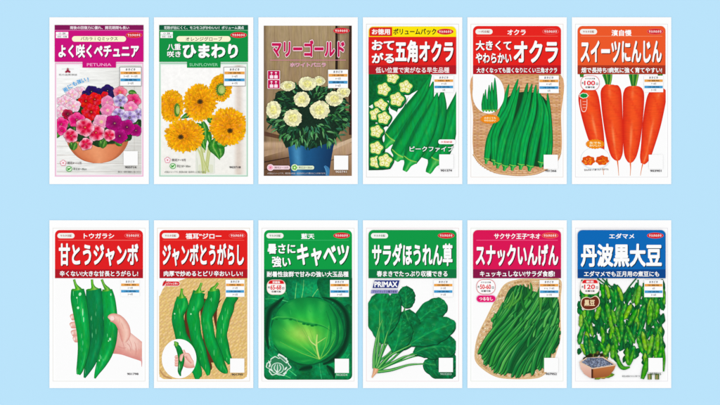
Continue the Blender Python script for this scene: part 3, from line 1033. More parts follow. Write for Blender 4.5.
# ================================================================== peppers
def pepper(pk, pic, pts, stem, base=(0, 162, 66), hi=(110, 222, 130), dark=(0, 96, 42), name='printed_pepper', bumps=0., spots=()):
    m = M(pk)
    ph = rnd.uniform(0, 6)
    if bumps:
        R = smooth(pts, 22)
        pts = [(x + bumps * math.sin(k * 1.3 + ph), y, w * (1 + .028 * bumps * math.sin(k * 1.45 + ph) * math.exp(-k * .06))) for k, (x, y, w) in enumerate(R)]
    m.ribbon([(x + 1.5, y + 1, w + 1) for x, y, w in pts], mul(dark, .85), n=30, nc=2)
    m.ribbon(pts, podcol(base, hi, dark, ph, hp=-.3), n=44, nc=16)
    R2 = smooth(pts, 30)
    for k in range(9):
        x, y, w = R2[rnd.randint(2, 27)]
        uu = rnd.uniform(-.65, .25)
        m.ribbon([(x + w * uu, y - rnd.uniform(6, 22), .8), (x + w * uu + rnd.uniform(-2, 2), y, rnd.uniform(1.2, 3.4)), (x + w * uu, y + rnd.uniform(6, 22), .8)],
                 mix(base, (210, 250, 205), rnd.uniform(.25, .6)), n=5, nc=2)
    for (x, y, w, h, r) in spots:
        m.disc(x, y, w, h, mix(base, (230, 255, 225), .8), nt=12, rot=math.radians(r))
    x, y, w = pts[0]
    m.ribbon([(stem[0], stem[1], 8), ((x + stem[0]) / 2 - 2, (y + stem[1]) / 2, 9), (x, y - 8, 18), (x + 1, y + 2, w * .95), (x + 2, y + 8, w * .7)],
             lambda t, u: mix(mix((106, 184, 56), (44, 140, 48), abs(u)), (190, 220, 120), .6 * math.exp(-((u + .2) / .25) ** 2)), n=16, nc=8)
    return m.build(name, SKIN, pic)


def flesh(a, b=(214, 132, 122), h=(250, 214, 200)):
    return lambda t, u: mix(mix(a, b, .7 * abs(u) ** 2.2 + .25 * max(0, u)), h, .6 * math.exp(-((u + .3) / .35) ** 2))


def packet_pepper_hand():
    pk = Packet(0, 1, 'pepper', 'red packet with three long green peppers held in a hand, leftmost of the lower row')
    seal(pk, (232, 230, 224))
    pic = M(pk).rect(75, 420, 668, 1106, WHITE).build('picture')
    sk = (242, 190, 172)
    pk.clip = (76, 420, 667, 1106)
    # palm, wrist and forearm behind the peppers: one continuous outline
    m = M(pk)

    def hc(x, y):
        c = mix((246, 204, 186), (228, 160, 148), (y - 700) / 260 + .2 * math.sin(x * .03))
        return mix(c, (250, 220, 210), .6 * math.exp(-((x - 600) / 60) ** 2) * (y < 900))
    import bmesh
    # filled by a fine strip between its upper and lower edge
    up_ = [(440, 700), (480, 665), (520, 672), (548, 715), (562, 765), (600, 800), (640, 832), (662, 850)]
    lo_ = [(440, 925), (470, 930), (505, 933), (535, 940), (565, 950), (600, 962), (640, 975), (662, 985)]
    U, Lw = smooth(up_, 28), smooth(lo_, 28)
    z = pk.up()
    b = len(m.v)
    for a, c in zip(U, Lw):
        for j in range(13):
            t = j / 12
            X, Y = a[0] + (c[0] - a[0]) * t, a[1] + (c[1] - a[1]) * t
            x, y = pk.p(X, Y)
            m.v.append((x, y, z))
            m.c.append(mix(hc(X, Y), (214, 128, 124), max(0, t - .75) * 2.4 + max(0, .12 - t) * 3))
    for k in range(28):
        for j in range(12):
            q = b + k * 13 + j
            m.f.append((q, q + 1, q + 14, q + 13))
    m.ribbon([(500, 800, 1), (530, 850, 2), (545, 905, 1.4)], (220, 150, 144), n=8, nc=2)
    m.ribbon([(570, 820, 1), (590, 870, 2), (596, 930, 1)], (224, 158, 150), n=8, nc=2)
    m.ribbon([(655, 950, 6), (660, 985, 4), (660, 1018, 1.5)], (226, 160, 158), n=6, nc=4)
    hand = m.build('printed_hand', FLESH, pic, 'pink palm and wrist behind the peppers')
    pepper(pk, pic, [(334, 492, 50), (340, 560, 56), (346, 680, 52), (356, 800, 50), (344, 890, 44), (316, 980, 36), (288, 1050, 20), (272, 1092, 5)], (324, 428),
           base=(0, 128, 66), hi=(40, 166, 100), dark=(0, 84, 46))
    # fingertips wrapping from the left
    for k, (x, y, l) in enumerate(((206, 684, 30), (208, 738, 34), (210, 792, 28), (214, 832, 20))):
        m = M(pk)
        m.ribbon([(x - l + 2, y + 2, 6), (x - l + 8, y, 19), (x, y - 2, 24), (x + 26, y - 4, 24)], flesh(sk), n=12, nc=8)
        m.disc(x - l + 11, y - 1, 9, 12, (222, 148, 138), nt=14)
        m.disc(x - l + 11, y - 1, 7.5, 10.5, (252, 222, 214), nt=14)
        m.ribbon([(x - 4, y - 18, .8), (x - 1, y - 2, 1.2), (x - 4, y + 14, .8)], (216, 142, 132), n=6, nc=2)
        m.build('printed_finger', FLESH, pic)
    pepper(pk, pic, [(226, 494, 42), (232, 560, 52), (248, 660, 50), (264, 780, 44), (268, 880, 40), (256, 970, 32), (240, 1040, 22), (231, 1070, 12)], (203, 428),
           spots=((243, 528, 9, 12, 20), (230, 620, 8, 9, 0), (262, 650, 3, 26, 0), (268, 700, 3, 18, 0), (222, 552, 5, 6, 0)))
    pepper(pk, pic, [(424, 500, 34), (436, 560, 42), (446, 660, 46), (450, 760, 46), (440, 850, 46), (415, 930, 44), (385, 1000, 32), (356, 1060, 15), (342, 1096, 4)], (390, 428),
           spots=((446, 832, 7, 10, 0), (436, 844, 4, 5, 0), (374, 976, 4, 6, 0), (452, 530, 4, 9, 0)))
    m = M(pk)
    m.ribbon([(438, 694, 8), (446, 690, 24), (476, 690, 32), (512, 712, 36), (540, 760, 40), (548, 810, 34), (540, 850, 14)], flesh(sk), n=26, nc=12)
    m.disc(459, 692, 17, 15, (250, 222, 216), nt=18, rot=.1)
    m.ribbon([(472, 676, 1), (478, 692, 1.5), (474, 706, 1)], (222, 150, 144), n=5, nc=2)
    m.ribbon([(506, 690, 1), (512, 706, 1.5), (508, 724, 1)], (222, 150, 144), n=5, nc=2)
    for q in (((496, 740, 1), (506, 760, 1.4), (522, 772, 1)), ((520, 720, .8), (532, 742, 1.2), (536, 764, .8)), ((448, 684, .8), (444, 694, 1.2), (450, 704, .8)),
              ((560, 860, .8), (580, 880, 1.3), (586, 915, .8)), ((612, 850, .8), (622, 890, 1.2), (620, 940, .8)), ((500, 880, .8), (530, 892, 1.3), (556, 890, .8))):
        m.ribbon(q, (216, 142, 132), n=8, nc=2)
    m.build('printed_thumb', FLESH, pic)
    pk.clip = None
    veg_header(pk, (226, 26, 30), (178, 18, 34), 'トウガラシ', (268, 116, 474, 152), (('甘とうジャンボ', (100, 184, 638, 338)),),
               '辛くない!大きな甘長とうがらし!', (106, 370, 636, 408), line=(250, 130, 120), ring=(226, 34, 36))
    chart(pk, 518, 430, 128, 114, ('中間地・暖地', '2～4月', '冷涼地', '2～4月'))
    code_panel(pk, 600, 1008, '901798', panel=False)


def weave(pk, pic, x0, y0, x1, y1, c1, c2, step=26, name='printed_tray'):
    """Diagonal split-bamboo weave."""
    m = M(pk)
    m.rrect(x0, y0, x1, y1, 40, mix(c1, c2, .5), (0, 1, 1, 0))

    def f(x, y):
        u, v = (x + y * 1.15) / step, (x - y * .8) / (step * 1.6)
        k = (math.floor(u) + math.floor(v)) % 2
        e = abs((u % 1) - .5) * 2
        return mix(mix(c1, c2, .25 + .3 * k), mul(c2, .86), .6 * e ** 3)
    m.rect(x0 + 3, y0 + 1, x1 - 3, y1 - 14, f, 110, 130)
    return m.build(name, FINE, pic)


def packet_pepper_tray():
    pk = Packet(1, 1, 'pepper', 'red packet with four wrinkled green chillies on a woven tray')
    seal(pk, (228, 214, 196))
    x0, x1 = 75, 671
    pic = M(pk).rect(x0, 420, x1, 1104, WHITE).build('picture')
    weave(pk, pic, x0, 420, x1, 1102, (250, 222, 160), (214, 170, 104))
    m = M(pk)
    m.poly(closed_smooth([(72, 418), (250, 420), (120, 470), (76, 540)]), WHITE)
    m.ribbon([(80, 1040, 4), (110, 1080, 6), (160, 1098, 5)], (196, 150, 100), n=8, nc=2)
    m.poly(closed_smooth([(258, 620), (300, 620), (330, 800), (430, 1000), (400, 1040), (320, 900), (250, 760)]), (92, 46, 22))
    m.poly(closed_smooth([(352, 590), (410, 575), (380, 640), (362, 700), (400, 860), (480, 960), (470, 820), (440, 640), (500, 560), (470, 620), (470, 760), (520, 950), (440, 990), (390, 940)]), (96, 48, 24))
    m.poly(closed_smooth([(540, 560), (600, 540), (560, 700), (520, 800)]), (190, 140, 88))
    m.build('printed_gap', FLAT, pic)
    pk.clip = (76, 420, 670, 1102)
    B = dict(base=(0, 156, 60), hi=(110, 216, 116), dark=(0, 84, 36), bumps=2.6)
    pepper(pk, pic, [(574, 536, 34), (545, 600, 38), (516, 690, 40), (496, 780, 38), (508, 880, 36), (532, 950, 30), (556, 1000, 14)], (610, 500), **B)
    pepper(pk, pic, [(440, 500, 36), (442, 560, 44), (420, 610, 44), (398, 690, 38), (406, 780, 38), (440, 890, 38), (478, 980, 36), (512, 1040, 24), (528, 1064, 8)], (474, 452), **B)
    pepper(pk, pic, [(342, 512, 38), (332, 570, 48), (306, 640, 42), (310, 740, 40), (336, 850, 38), (368, 950, 34), (396, 1030, 24), (408, 1076, 8)], (362, 452), **B)
    pepper(pk, pic, [(230, 548, 34), (222, 600, 44), (202, 680, 40), (212, 770, 40), (246, 860, 44), (288, 950, 42), (322, 1030, 36), (338, 1086, 24), (342, 1100, 12)], (230, 490),
           spots=((180, 660, 5, 6, 0), (290, 662, 5, 6, 0)), **B)
    o = M(pk).disc(210, 964, 117, 133, WHITE, nt=70).build('inset_oval', parent=pic)
    m = M(pk)
    m.ribbon([(232, 905, 14), (246, 960, 26), (262, 990, 34), (290, 1002, 26), (312, 1000, 22)], flesh((240, 184, 168)), n=18, nc=8)
    m.ribbon([(238, 950, 4), (262, 940, 18), (282, 968, 16), (300, 990, 12)], flesh((244, 190, 174)), n=14, nc=6)
    m.build('printed_hand', FLESH, pic)
    for yy in (952, 972, 990, 1006):
        M(pk).ribbon([(180, yy, 4), (186, yy, 10), (204, yy - 2, 12), (218, yy - 2, 10)], flesh((240, 180, 164)), n=8, nc=6).build('printed_finger', FLESH, pic)
    pepper(pk, pic, [(190, 872, 13), (208, 900, 18), (224, 960, 20), (220, 1010, 17), (212, 1050, 11), (219, 1080, 3)], (184, 846), base=(0, 128, 48), hi=(70, 180, 80))
    M(pk).ribbon([(240, 930, 3), (228, 944, 11), (222, 968, 10), (226, 980, 5)], flesh((244, 190, 174)), n=8, nc=6).build('printed_thumb', FLESH, pic)
    m = M(pk)
    m.rrect(112, 438, 217, 474, 18, WHITE)
    m.rrect(116, 442, 214, 471, 14, (222, 30, 36), (1, 1, 0, 0))
    m.disc(112, 456, 12, 18, (240, 200, 200), nt=16)
    m.ribbon([(118, 438, 3), (114, 450, 8), (104, 464, 6), (100, 474, 1)], (206, 24, 34), n=8, nc=4)
    m.ribbon([(118, 440, 3), (122, 433, 2.5)], (30, 120, 50), n=2, nc=2)
    m = m.build('spicy_badge')
    text(pk, 'ピリッと辛い', (130, 448, 204, 465), WHITE, 'badge_lettering', m, off=.02)
    pk.clip = None
    veg_header(pk, (228, 28, 26), (182, 18, 34), '福耳\u201dジロー', (254, 116, 496, 156), (('ジャンボとうがらし', (98, 184, 648, 338)),),
               '肉厚で炒めるとピリ辛おいしい!', (106, 370, 640, 408), line=(248, 100, 84), ring=(226, 34, 32))
    chart(pk, 524, 430, 128, 116, ('中間地・暖地', '2～4月', '冷涼地', '3～5月'))
    code_panel(pk, 603, 1012, '901795')


# ================================================================== 9 cabbage
def packet_cabbage():
    pk = Packet(2, 1, 'cabbage', 'green packet with one round cabbage head filling the picture')
    seal(pk, (230, 226, 222))
    x0, x1 = 81, 677
    m = M(pk)
    m.rrect(x0, 418, x1, 1106, 32, (2, 104, 54), (0, 1, 1, 0))
    pic = m.build('picture', LEAF)

    def leaf(pts, base, dark, hi, veins, name='printed_outer_leaf'):
        cx = sum(p[0] for p in pts) / len(pts)
        cy = sum(p[1] for p in pts) / len(pts)
        P = closed_smooth(pts, 8)
        m = M(pk)
        z = pk.up()
        b = len(m.v)
        nr = 7
        xx, yy = pk.p(cx, cy)
        m.v.append((xx, yy, z))
        m.c.append(mix(base, hi, .35))
        for j in range(1, nr + 1):
            for k, q in enumerate(P):
                t = j / nr
                X, Y = cx + (q[0] - cx) * t, cy + (q[1] - cy) * t
                X, Y = min(max(X, x0 + 2), x1 - 2), min(max(Y, 420), 1104)
                if Y > 1074:
                    X = min(max(X, x0 + 2 + (Y - 1074)), x1 - 2 - (Y - 1074))
                a, c = pk.p(X, Y)
                m.v.append((a, c, z))
                m.c.append(mix(mix(base, hi, .35 * (1 - t)), dark, (t ** 3) * .55 + .2 * math.sin(k * .7) * t))
        N = len(P)
        for k in range(N):
            m.f.append((b, b + 1 + k, b + 1 + (k + 1) % N))
        for j in range(nr - 1):
            for k in range(N):
                a, c = b + 1 + j * N, b + 1 + (j + 1) * N
                m.f.append((a + k, c + k, c + (k + 1) % N, a + (k + 1) % N))
        for v in veins:
            m.ribbon([(p[0], p[1], w) for p, w in zip(v, (3.2, 2, .8))], hi, n=10, nc=2)
        return m.build(name, LEAF, pic)
    g1, g2, d1, h1 = (0, 144, 78), (0, 128, 68), (0, 66, 38), (76, 192, 118)
    leaf([(82, 430), (300, 424), (330, 500), (280, 580), (180, 620), (82, 640)], g2, d1, h1, [((290, 560), (200, 500), (110, 470)), ((250, 580), (160, 560), (90, 560))])
    leaf([(230, 422), (460, 422), (560, 440), (500, 560), (380, 590), (270, 590)], (0, 140, 84), d1, (120, 206, 120), [((330, 580), (345, 500), (350, 430)), ((290, 570), (296, 500), (302, 450)), ((400, 560), (440, 500), (500, 450))])
    leaf([(450, 424), (676, 422), (676, 660), (640, 720), (560, 620), (480, 560)], (0, 122, 66), d1, (40, 160, 96), [((540, 590), (600, 540), (670, 500)), ((590, 660), (630, 620), (672, 600))])
    leaf([(600, 650), (676, 620), (676, 960), (600, 1010), (560, 900)], (0, 116, 58), d1, h1, [((590, 960), (630, 860), (660, 720))])
    leaf([(82, 640), (140, 640), (150, 800), (200, 960), (140, 1010), (82, 900)], g2, d1, h1, [((150, 980), (120, 860), (105, 720))])
    leaf([(82, 880), (150, 900), (260, 990), (330, 1060), (300, 1104), (82, 1104)], g1, d1, h1, [((300, 1080), (200, 1000), (110, 930)), ((260, 1095), (180, 1060), (100, 1040))])
    leaf([(400, 980), (520, 980), (540, 1104), (400, 1104)], (0, 128, 68), d1, (60, 176, 110), [((470, 1100), (460, 1040), (455, 990))])
    leaf([(540, 940), (676, 860), (676, 1104), (560, 1104), (500, 1020)], g1, d1, h1, [((560, 1090), (600, 1010), (660, 930))])
    m = M(pk)
    dk = lambda t, u: mix((2, 48, 28), (0, 104, 56), abs(u) ** 1.5)
    m.ribbon([(318, 1040, 6), (350, 1030, 22), (390, 1022, 24), (408, 1024, 8)], dk, n=14, nc=8)
    m.ribbon([(505, 1010, 6), (535, 1040, 20), (552, 1075, 12), (556, 1100, 3)], dk, n=14, nc=8)
    m.ribbon([(215, 548, 3), (170, 590, 18), (122, 640, 24), (104, 720, 20), (100, 820, 14), (112, 900, 4)], dk, n=24, nc=8)
    m.ribbon([(470, 548, 3), (560, 575, 14), (630, 650, 22), (648, 760, 24), (620, 880, 26), (560, 960, 22), (480, 1002, 8)], dk, n=30, nc=8)
    m.disc(380, 778, 250, 232, lambda r, a: mix((2, 62, 34), (0, 96, 52), (r - .9) * 10), nr=10, nt=90, rf=lambda a: 1 + .02 * math.sin(8 * a) + .012 * math.sin(19 * a))
    m.build('printed_gap', FLAT, pic)
    m = M(pk)

    def hc(r, a):
        x, y = 374 + 244 * r * math.cos(a), 772 + 226 * r * math.sin(a)
        c = mix((26, 180, 72), (0, 122, 58), max(0, (r - .45)) * 1.5 + .3 * max(0, (x - 500) / 150))
        d = math.hypot((x - 345) / 130, (y - 800) / 90)
        c = mix(c, (100, 196, 40), .9 * math.exp(-d * d))
        d = math.hypot((x - 350 - (y - 800) * .5) / 105, (y - 800) / 62)
        c = mix(c, (188, 222, 110), .7 * math.exp(-d * d))
        v = math.sin(17 * math.atan2(y - 955, x - 455) + .8 * math.sin(r * 5)) * math.sin(7 * math.atan2(y - 955, x - 455) + r * 3)
        return mul(mix(c, (140, 214, 90), .22 * max(0, v) * (r < .95)), 1 + .06 * v)
    m.disc(374, 772, 244, 226, hc, nr=26, nt=120, rf=lambda a: 1 + .015 * math.sin(5 * a))
    # overlapping wrapper leaf edges with ruffles
    m.ribbon([(134, 700, 5), (170, 686, 7), (210, 690, 9), (260, 690, 7), (310, 706, 9), (350, 716, 7), (400, 728, 9), (440, 732, 7), (500, 752, 5), (560, 800, 2)],
             lambda t, u: mix(mix((60, 186, 76), (0, 124, 52), .5 + .5 * u), (90, 196, 90), max(0, -u) * .5 * abs(math.sin(t * 20))), n=60, nc=6)
    for (x, y) in ((165, 690), (262, 690), (352, 720), (378, 724), (408, 732), (432, 728)):
        m.disc(x, y + 8, 15, 8, lambda r, a: mix((4, 104, 46), (10, 158, 58), r * r), nr=3, nt=18)
    for e in ((300, 700), (210, 760), (190, 850), (330, 720), (520, 740), (560, 830), (380, 740)):
        m.ribbon([(458, 968, 3), ((458 + e[0]) / 2 + 8, (968 + e[1]) / 2 + 16, 2), (e[0], e[1], .8)], (110, 196, 74), n=12, nc=2)
    m.ribbon([(455, 965, 4), (436, 880, 6), (440, 800, 3)], (196, 222, 120), n=10, nc=3)
    m.ribbon([(440, 880, 4), (400, 850, 4), (380, 810, 2)], (196, 222, 130), n=10, nc=3)
    m.ribbon([(438, 860, 4), (470, 840, 3), (500, 820, 1)], (170, 214, 110), n=10, nc=3)
    m.ribbon([(520, 600, 2), (570, 700, 8), (572, 850, 10), (510, 940, 3)], lambda t, u: mix((0, 92, 48), (0, 128, 58), .5 + .5 * u), n=20, nc=4)
    m.ribbon([(500, 640, 2), (530, 740, 5), (526, 850, 5), (490, 920, 2)], lambda t, u: mix((0, 116, 54), (20, 150, 62), .5 + .5 * u), n=20, nc=4)
    for k in range(26):
        x, y = 374 + rnd.uniform(-190, 170), 770 + rnd.uniform(-180, 150)
        m.ribbon([(x, y, 1), (x + rnd.uniform(-18, 4), y - 16, rnd.uniform(2, 5)), (x + rnd.uniform(-30, 0), y - 38, 1)], (40, 176, 78), n=6, nc=2) if math.hypot((x - 374) / 200, (y - 785) / 170) < 1 and y < 690 else None
    m.build('printed_cabbage_head', FLESH, pic)
    veg_header(pk, (4, 158, 68), (4, 112, 62), '藍天', (332, 118, 422, 156), (('暑さに', (104, 188, 294, 256)), ('強い', (134, 272, 262, 346)), ('キャベツ', (304, 188, 656, 338))),
               '耐暑性抜群で甘みの強い大玉品種', (100, 374, 652, 412), line=(60, 186, 112))
    days_badge(pk, 164, 482, '定植後', '65-68', '収穫可能', 'red')
    chart(pk, 527, 432, 128, 114, ('中間地', '6～7月', '冷涼地', '3～6月'))
    code_panel(pk, 607, 1014, '903034', ink_=(190, 220, 200))
    # white line emblem of a cabbage among leaves
    m = M(pk)
    m.disc(178, 1014, 78, 64, (214, 238, 222), nt=90, rf=lambda a: 1 + .1 * math.sin(6 * a + 1) + .04 * math.sin(13 * a))
    m.disc(178, 1014, 71, 57, (42, 128, 84), nt=90, rf=lambda a: 1 + .1 * math.sin(6 * a + 1) + .04 * math.sin(13 * a))
    m.ribbon([(176, 936, 9), (208, 958, 13), (240, 990, 10)], (224, 242, 230), n=8, nc=2)
    m.ribbon([(182, 944, 4), (208, 962, 7), (232, 984, 5)], (96, 150, 120), n=8, nc=2)
    m.disc(172, 1028, 44, 38, (214, 238, 222), nt=40)
    m.disc(172, 1028, 39, 33, (70, 150, 108), nt=40)
    for k in (-1, 0, 1):
        m.ribbon([(172, 1058, 2), (172 + 22 * k, 1030, 3), (172 + 12 * k, 1002, 1.5)], (224, 242, 230), n=10, nc=2)
    for (x, y, a) in ((118, 990, 1.2), (130, 1040, .6), (228, 1030, 2.2), (222, 1062, 2.8), (120, 1010, 2)):
        m.ribbon([(x - 14 * math.cos(a), y - 14 * math.sin(a), 2), (x, y, 6), (x + 14 * math.cos(a), y + 14 * math.sin(a), 2)], (224, 242, 230), n=6, nc=2)
    m.disc(168, 1052, 5, 8, (245, 250, 246), nt=12)
    m.build('vegetable_emblem')


# ================================================================== 10 spinach
def packet_spinach():
    pk = Packet(3, 1, 'spinach', 'green packet with a bunch of dark spinach leaves fanned on white')
    seal(pk, (236, 218, 220))
    pic = M(pk).rect(81, 418, 676, 1106, WHITE).build('picture')
    pk.clip = (82, 419, 675, 1100)
    root = (132, 1046)

    def sleaf(pts, base, stem):
        m = M(pk)
        s = [(root[0] + stem[0], root[1] + stem[1], 7)] + [(x, y, w) for x, y, w in stem[2]] + [(pts[1][0], pts[1][1], 5)]
        m.ribbon(s, lambda t, u: mix(mix((40, 150, 60), (0, 112, 50), abs(u)), (140, 206, 110), .8 * math.exp(-((u + .2) / .3) ** 2)), n=18, nc=6)
        ph = rnd.uniform(0, 6)
        Q_ = [(x, y, w * 1.16 * (1 + .03 * math.sin(k * 1.7 + ph) + .025 * math.sin(k * 3.1 + ph))) for k, (x, y, w) in enumerate(smooth(pts, 20))]

        def f(t, u):
            v = abs(math.sin(t * 15 - abs(u) * 3.4))
            c = mix(base, (0, 80, 44), .4 * abs(u) ** 2 + (.2 if u > 0 else 0) + .16 * math.sin(t * 20 + ph + u * 4) + .12 * math.sin(t * 37 - u * 9))
            c = mix(c, (70, 176, 116), .45 * max(0, math.sin(t * 13 + u * 5 + ph) * math.sin(t * 29 - u * 7 + ph)) ** 2)
            if v < .22 and abs(u) < .85:
                c = mix(c, (48, 160, 88), .45)
            return mix(c, (84, 184, 100), .85 * math.exp(-(u / .06) ** 2) * (1 - t * .8))
        m.ribbon([(x + 2, y + 3, w + 2) for x, y, w in Q_], (0, 60, 34), n=40, nc=2)
        m.ribbon(Q_, f, n=60, nc=24)
        R = smooth(pts, 30)
        for k in range(26):            # creases between the veins
            i = rnd.randint(3, 26)
            x, y, w = R[i]
            dx, dy = R[i + 1][0] - R[i - 1][0], R[i + 1][1] - R[i - 1][1]
            l = math.hypot(dx, dy) or 1
            dx, dy = dx / l, dy / l
            u = rnd.choice((-1, 1)) * rnd.uniform(.15, .75)
            sx_, sy_ = x - dy * w * u, y + dx * w * u
            q = 1 if u > 0 else -1
            ln = rnd.uniform(7, 16)
            ex, ey = sx_ + ln * (dx * .8 - dy * q * .7), sy_ + ln * (dy * .8 + dx * q * .7)
            m.ribbon([(sx_, sy_, .6), ((sx_ + ex) / 2 + dx * 2, (sy_ + ey) / 2, rnd.uniform(1.2, 3.2)), (ex, ey, .6)],
                     rnd.choice((mix(base, (120, 206, 140), .4), mix(base, (0, 70, 36), .6), mix(base, (90, 190, 120), .35))), n=5, nc=2)
        m.build('printed_spinach_leaf', BLADE, pic)
    G = (0, 138, 70)
    sleaf([(458, 985, 14), (490, 1000, 50), (550, 1005, 84), (610, 995, 96), (655, 990, 80), (676, 985, 50)], (0, 116, 62), (6, 2, [(220, 1040, 6), (330, 1012, 5), (430, 1000, 5)]))
    sleaf([(560, 940, 40), (600, 975, 66), (618, 1010, 60), (622, 1040, 20)], (0, 114, 62), (6, 0, [(300, 980, 5), (450, 940, 5)]))
    sleaf([(330, 620, 8), (336, 600, 36), (338, 560, 50), (336, 520, 48), (330, 490, 30), (326, 476, 8)], (0, 116, 60), (0, 0, [(200, 880, 6), (290, 740, 5)]))
    sleaf([(385, 740, 12), (430, 700, 40), (490, 650, 58), (550, 616, 58), (590, 594, 42), (606, 584, 14)], (0, 126, 66), (4, 0, [(220, 960, 6), (300, 840, 5)]))
    sleaf([(390, 930, 10), (440, 905, 44), (520, 885, 72), (590, 880, 70), (650, 890, 52), (676, 896, 24)], (0, 118, 62), (6, 0, [(240, 1000, 6), (340, 950, 5)]))
    sleaf([(330, 640, 30), (350, 700, 60), (360, 770, 60), (340, 850, 40), (300, 900, 10)], (0, 108, 56), (0, 0, [(200, 960, 5), (250, 930, 4)]))
    sleaf([(360, 870, 10), (420, 830, 52), (510, 780, 78), (590, 750, 66), (645, 730, 40), (670, 716, 10)], (0, 134, 70), (6, 0, [(230, 980, 7), (310, 910, 6)]))
    sleaf([(190, 860, 18), (184, 790, 60), (176, 700, 90), (172, 620, 86), (182, 560, 62), (196, 522, 26), (200, 512, 6)], G, (-4, 0, [(140, 960, 7), (160, 900, 6)]))
    sleaf([(250, 920, 10), (270, 880, 50), (290, 800, 76), (300, 740, 68), (305, 705, 40), (306, 688, 10)], (0, 132, 66), (2, 0, [(160, 980, 7), (210, 940, 6)]))
    sleaf([(210, 800, 12), (236, 720, 36), (250, 640, 44), (262, 560, 36), (268, 520, 16)], (0, 128, 64), (0, 0, [(156, 960, 6), (190, 860, 5)]))
    m = M(pk)
    for pts in (((128, 1040), (144, 930), (158, 760), (160, 640)), ((134, 1042), (170, 930), (200, 830), (214, 780)), ((138, 1040), (220, 950), (300, 905), (372, 870)),
                ((140, 1046), (250, 990), (330, 950), (410, 935)), ((142, 1052), (240, 1040), (360, 1005), (460, 1000)), ((122, 1030), (124, 920), (150, 780), (178, 700))):
        m.ribbon([(a, c, w) for (a, c), w in zip(pts, (11, 9, 6.5, 3))], lambda t, u: mix(mix((60, 164, 66), (10, 120, 54), abs(u)), (170, 220, 130), .8 * math.exp(-((u + .1) / .35) ** 2)), n=20, nc=6)
    m.build('printed_stalks', FLAT, pic)
    m = M(pk)
    m.ribbon([(136, 1030, 18), (130, 1050, 15), (118, 1072, 8), (108, 1092, 4)], lambda t, u: mix((244, 196, 156), (206, 140, 100), abs(u)), n=12, nc=6)
    m.ribbon([(126, 1054, 3), (148, 1060, 1)], (226, 170, 130), n=3, nc=2)
    m.build('printed_root', FLAT, pic)
    pk.clip = None
    veg_header(pk, (4, 154, 68), (4, 118, 62), None, None, (('サラダほうれん草', (108, 184, 652, 338)),), '春まきでたっぷり収穫できる', (140, 370, 618, 410))
    m = M(pk)
    m.poly([(122, 430), (300, 430), (284, 490), (106, 490)], (248, 248, 250))
    m.poly([(125, 434), (295, 434), (281, 487), (111, 487)], (38, 52, 128))
    o = m.build('series_badge')
    text(pk, 'PRIMAX', (124, 442, 280, 480), WHITE, 'badge_lettering', o, off=.04)
    m = M(pk)
    m.poly([(104, 499), (284, 499), (280, 523), (100, 523)], (150, 150, 204))
    o = m.build('series_strip')
    text(pk, 'プライマックス種子使用', (112, 503, 274, 519), (36, 32, 90), 'badge_lettering', o, off=.02)
    chart(pk, 524, 432, 130, 114, ('中間地', '3～5月', '冷涼地', '3～6月'))
    code_panel(pk, 607, 1008, '903203', ink_=(170, 200, 186))


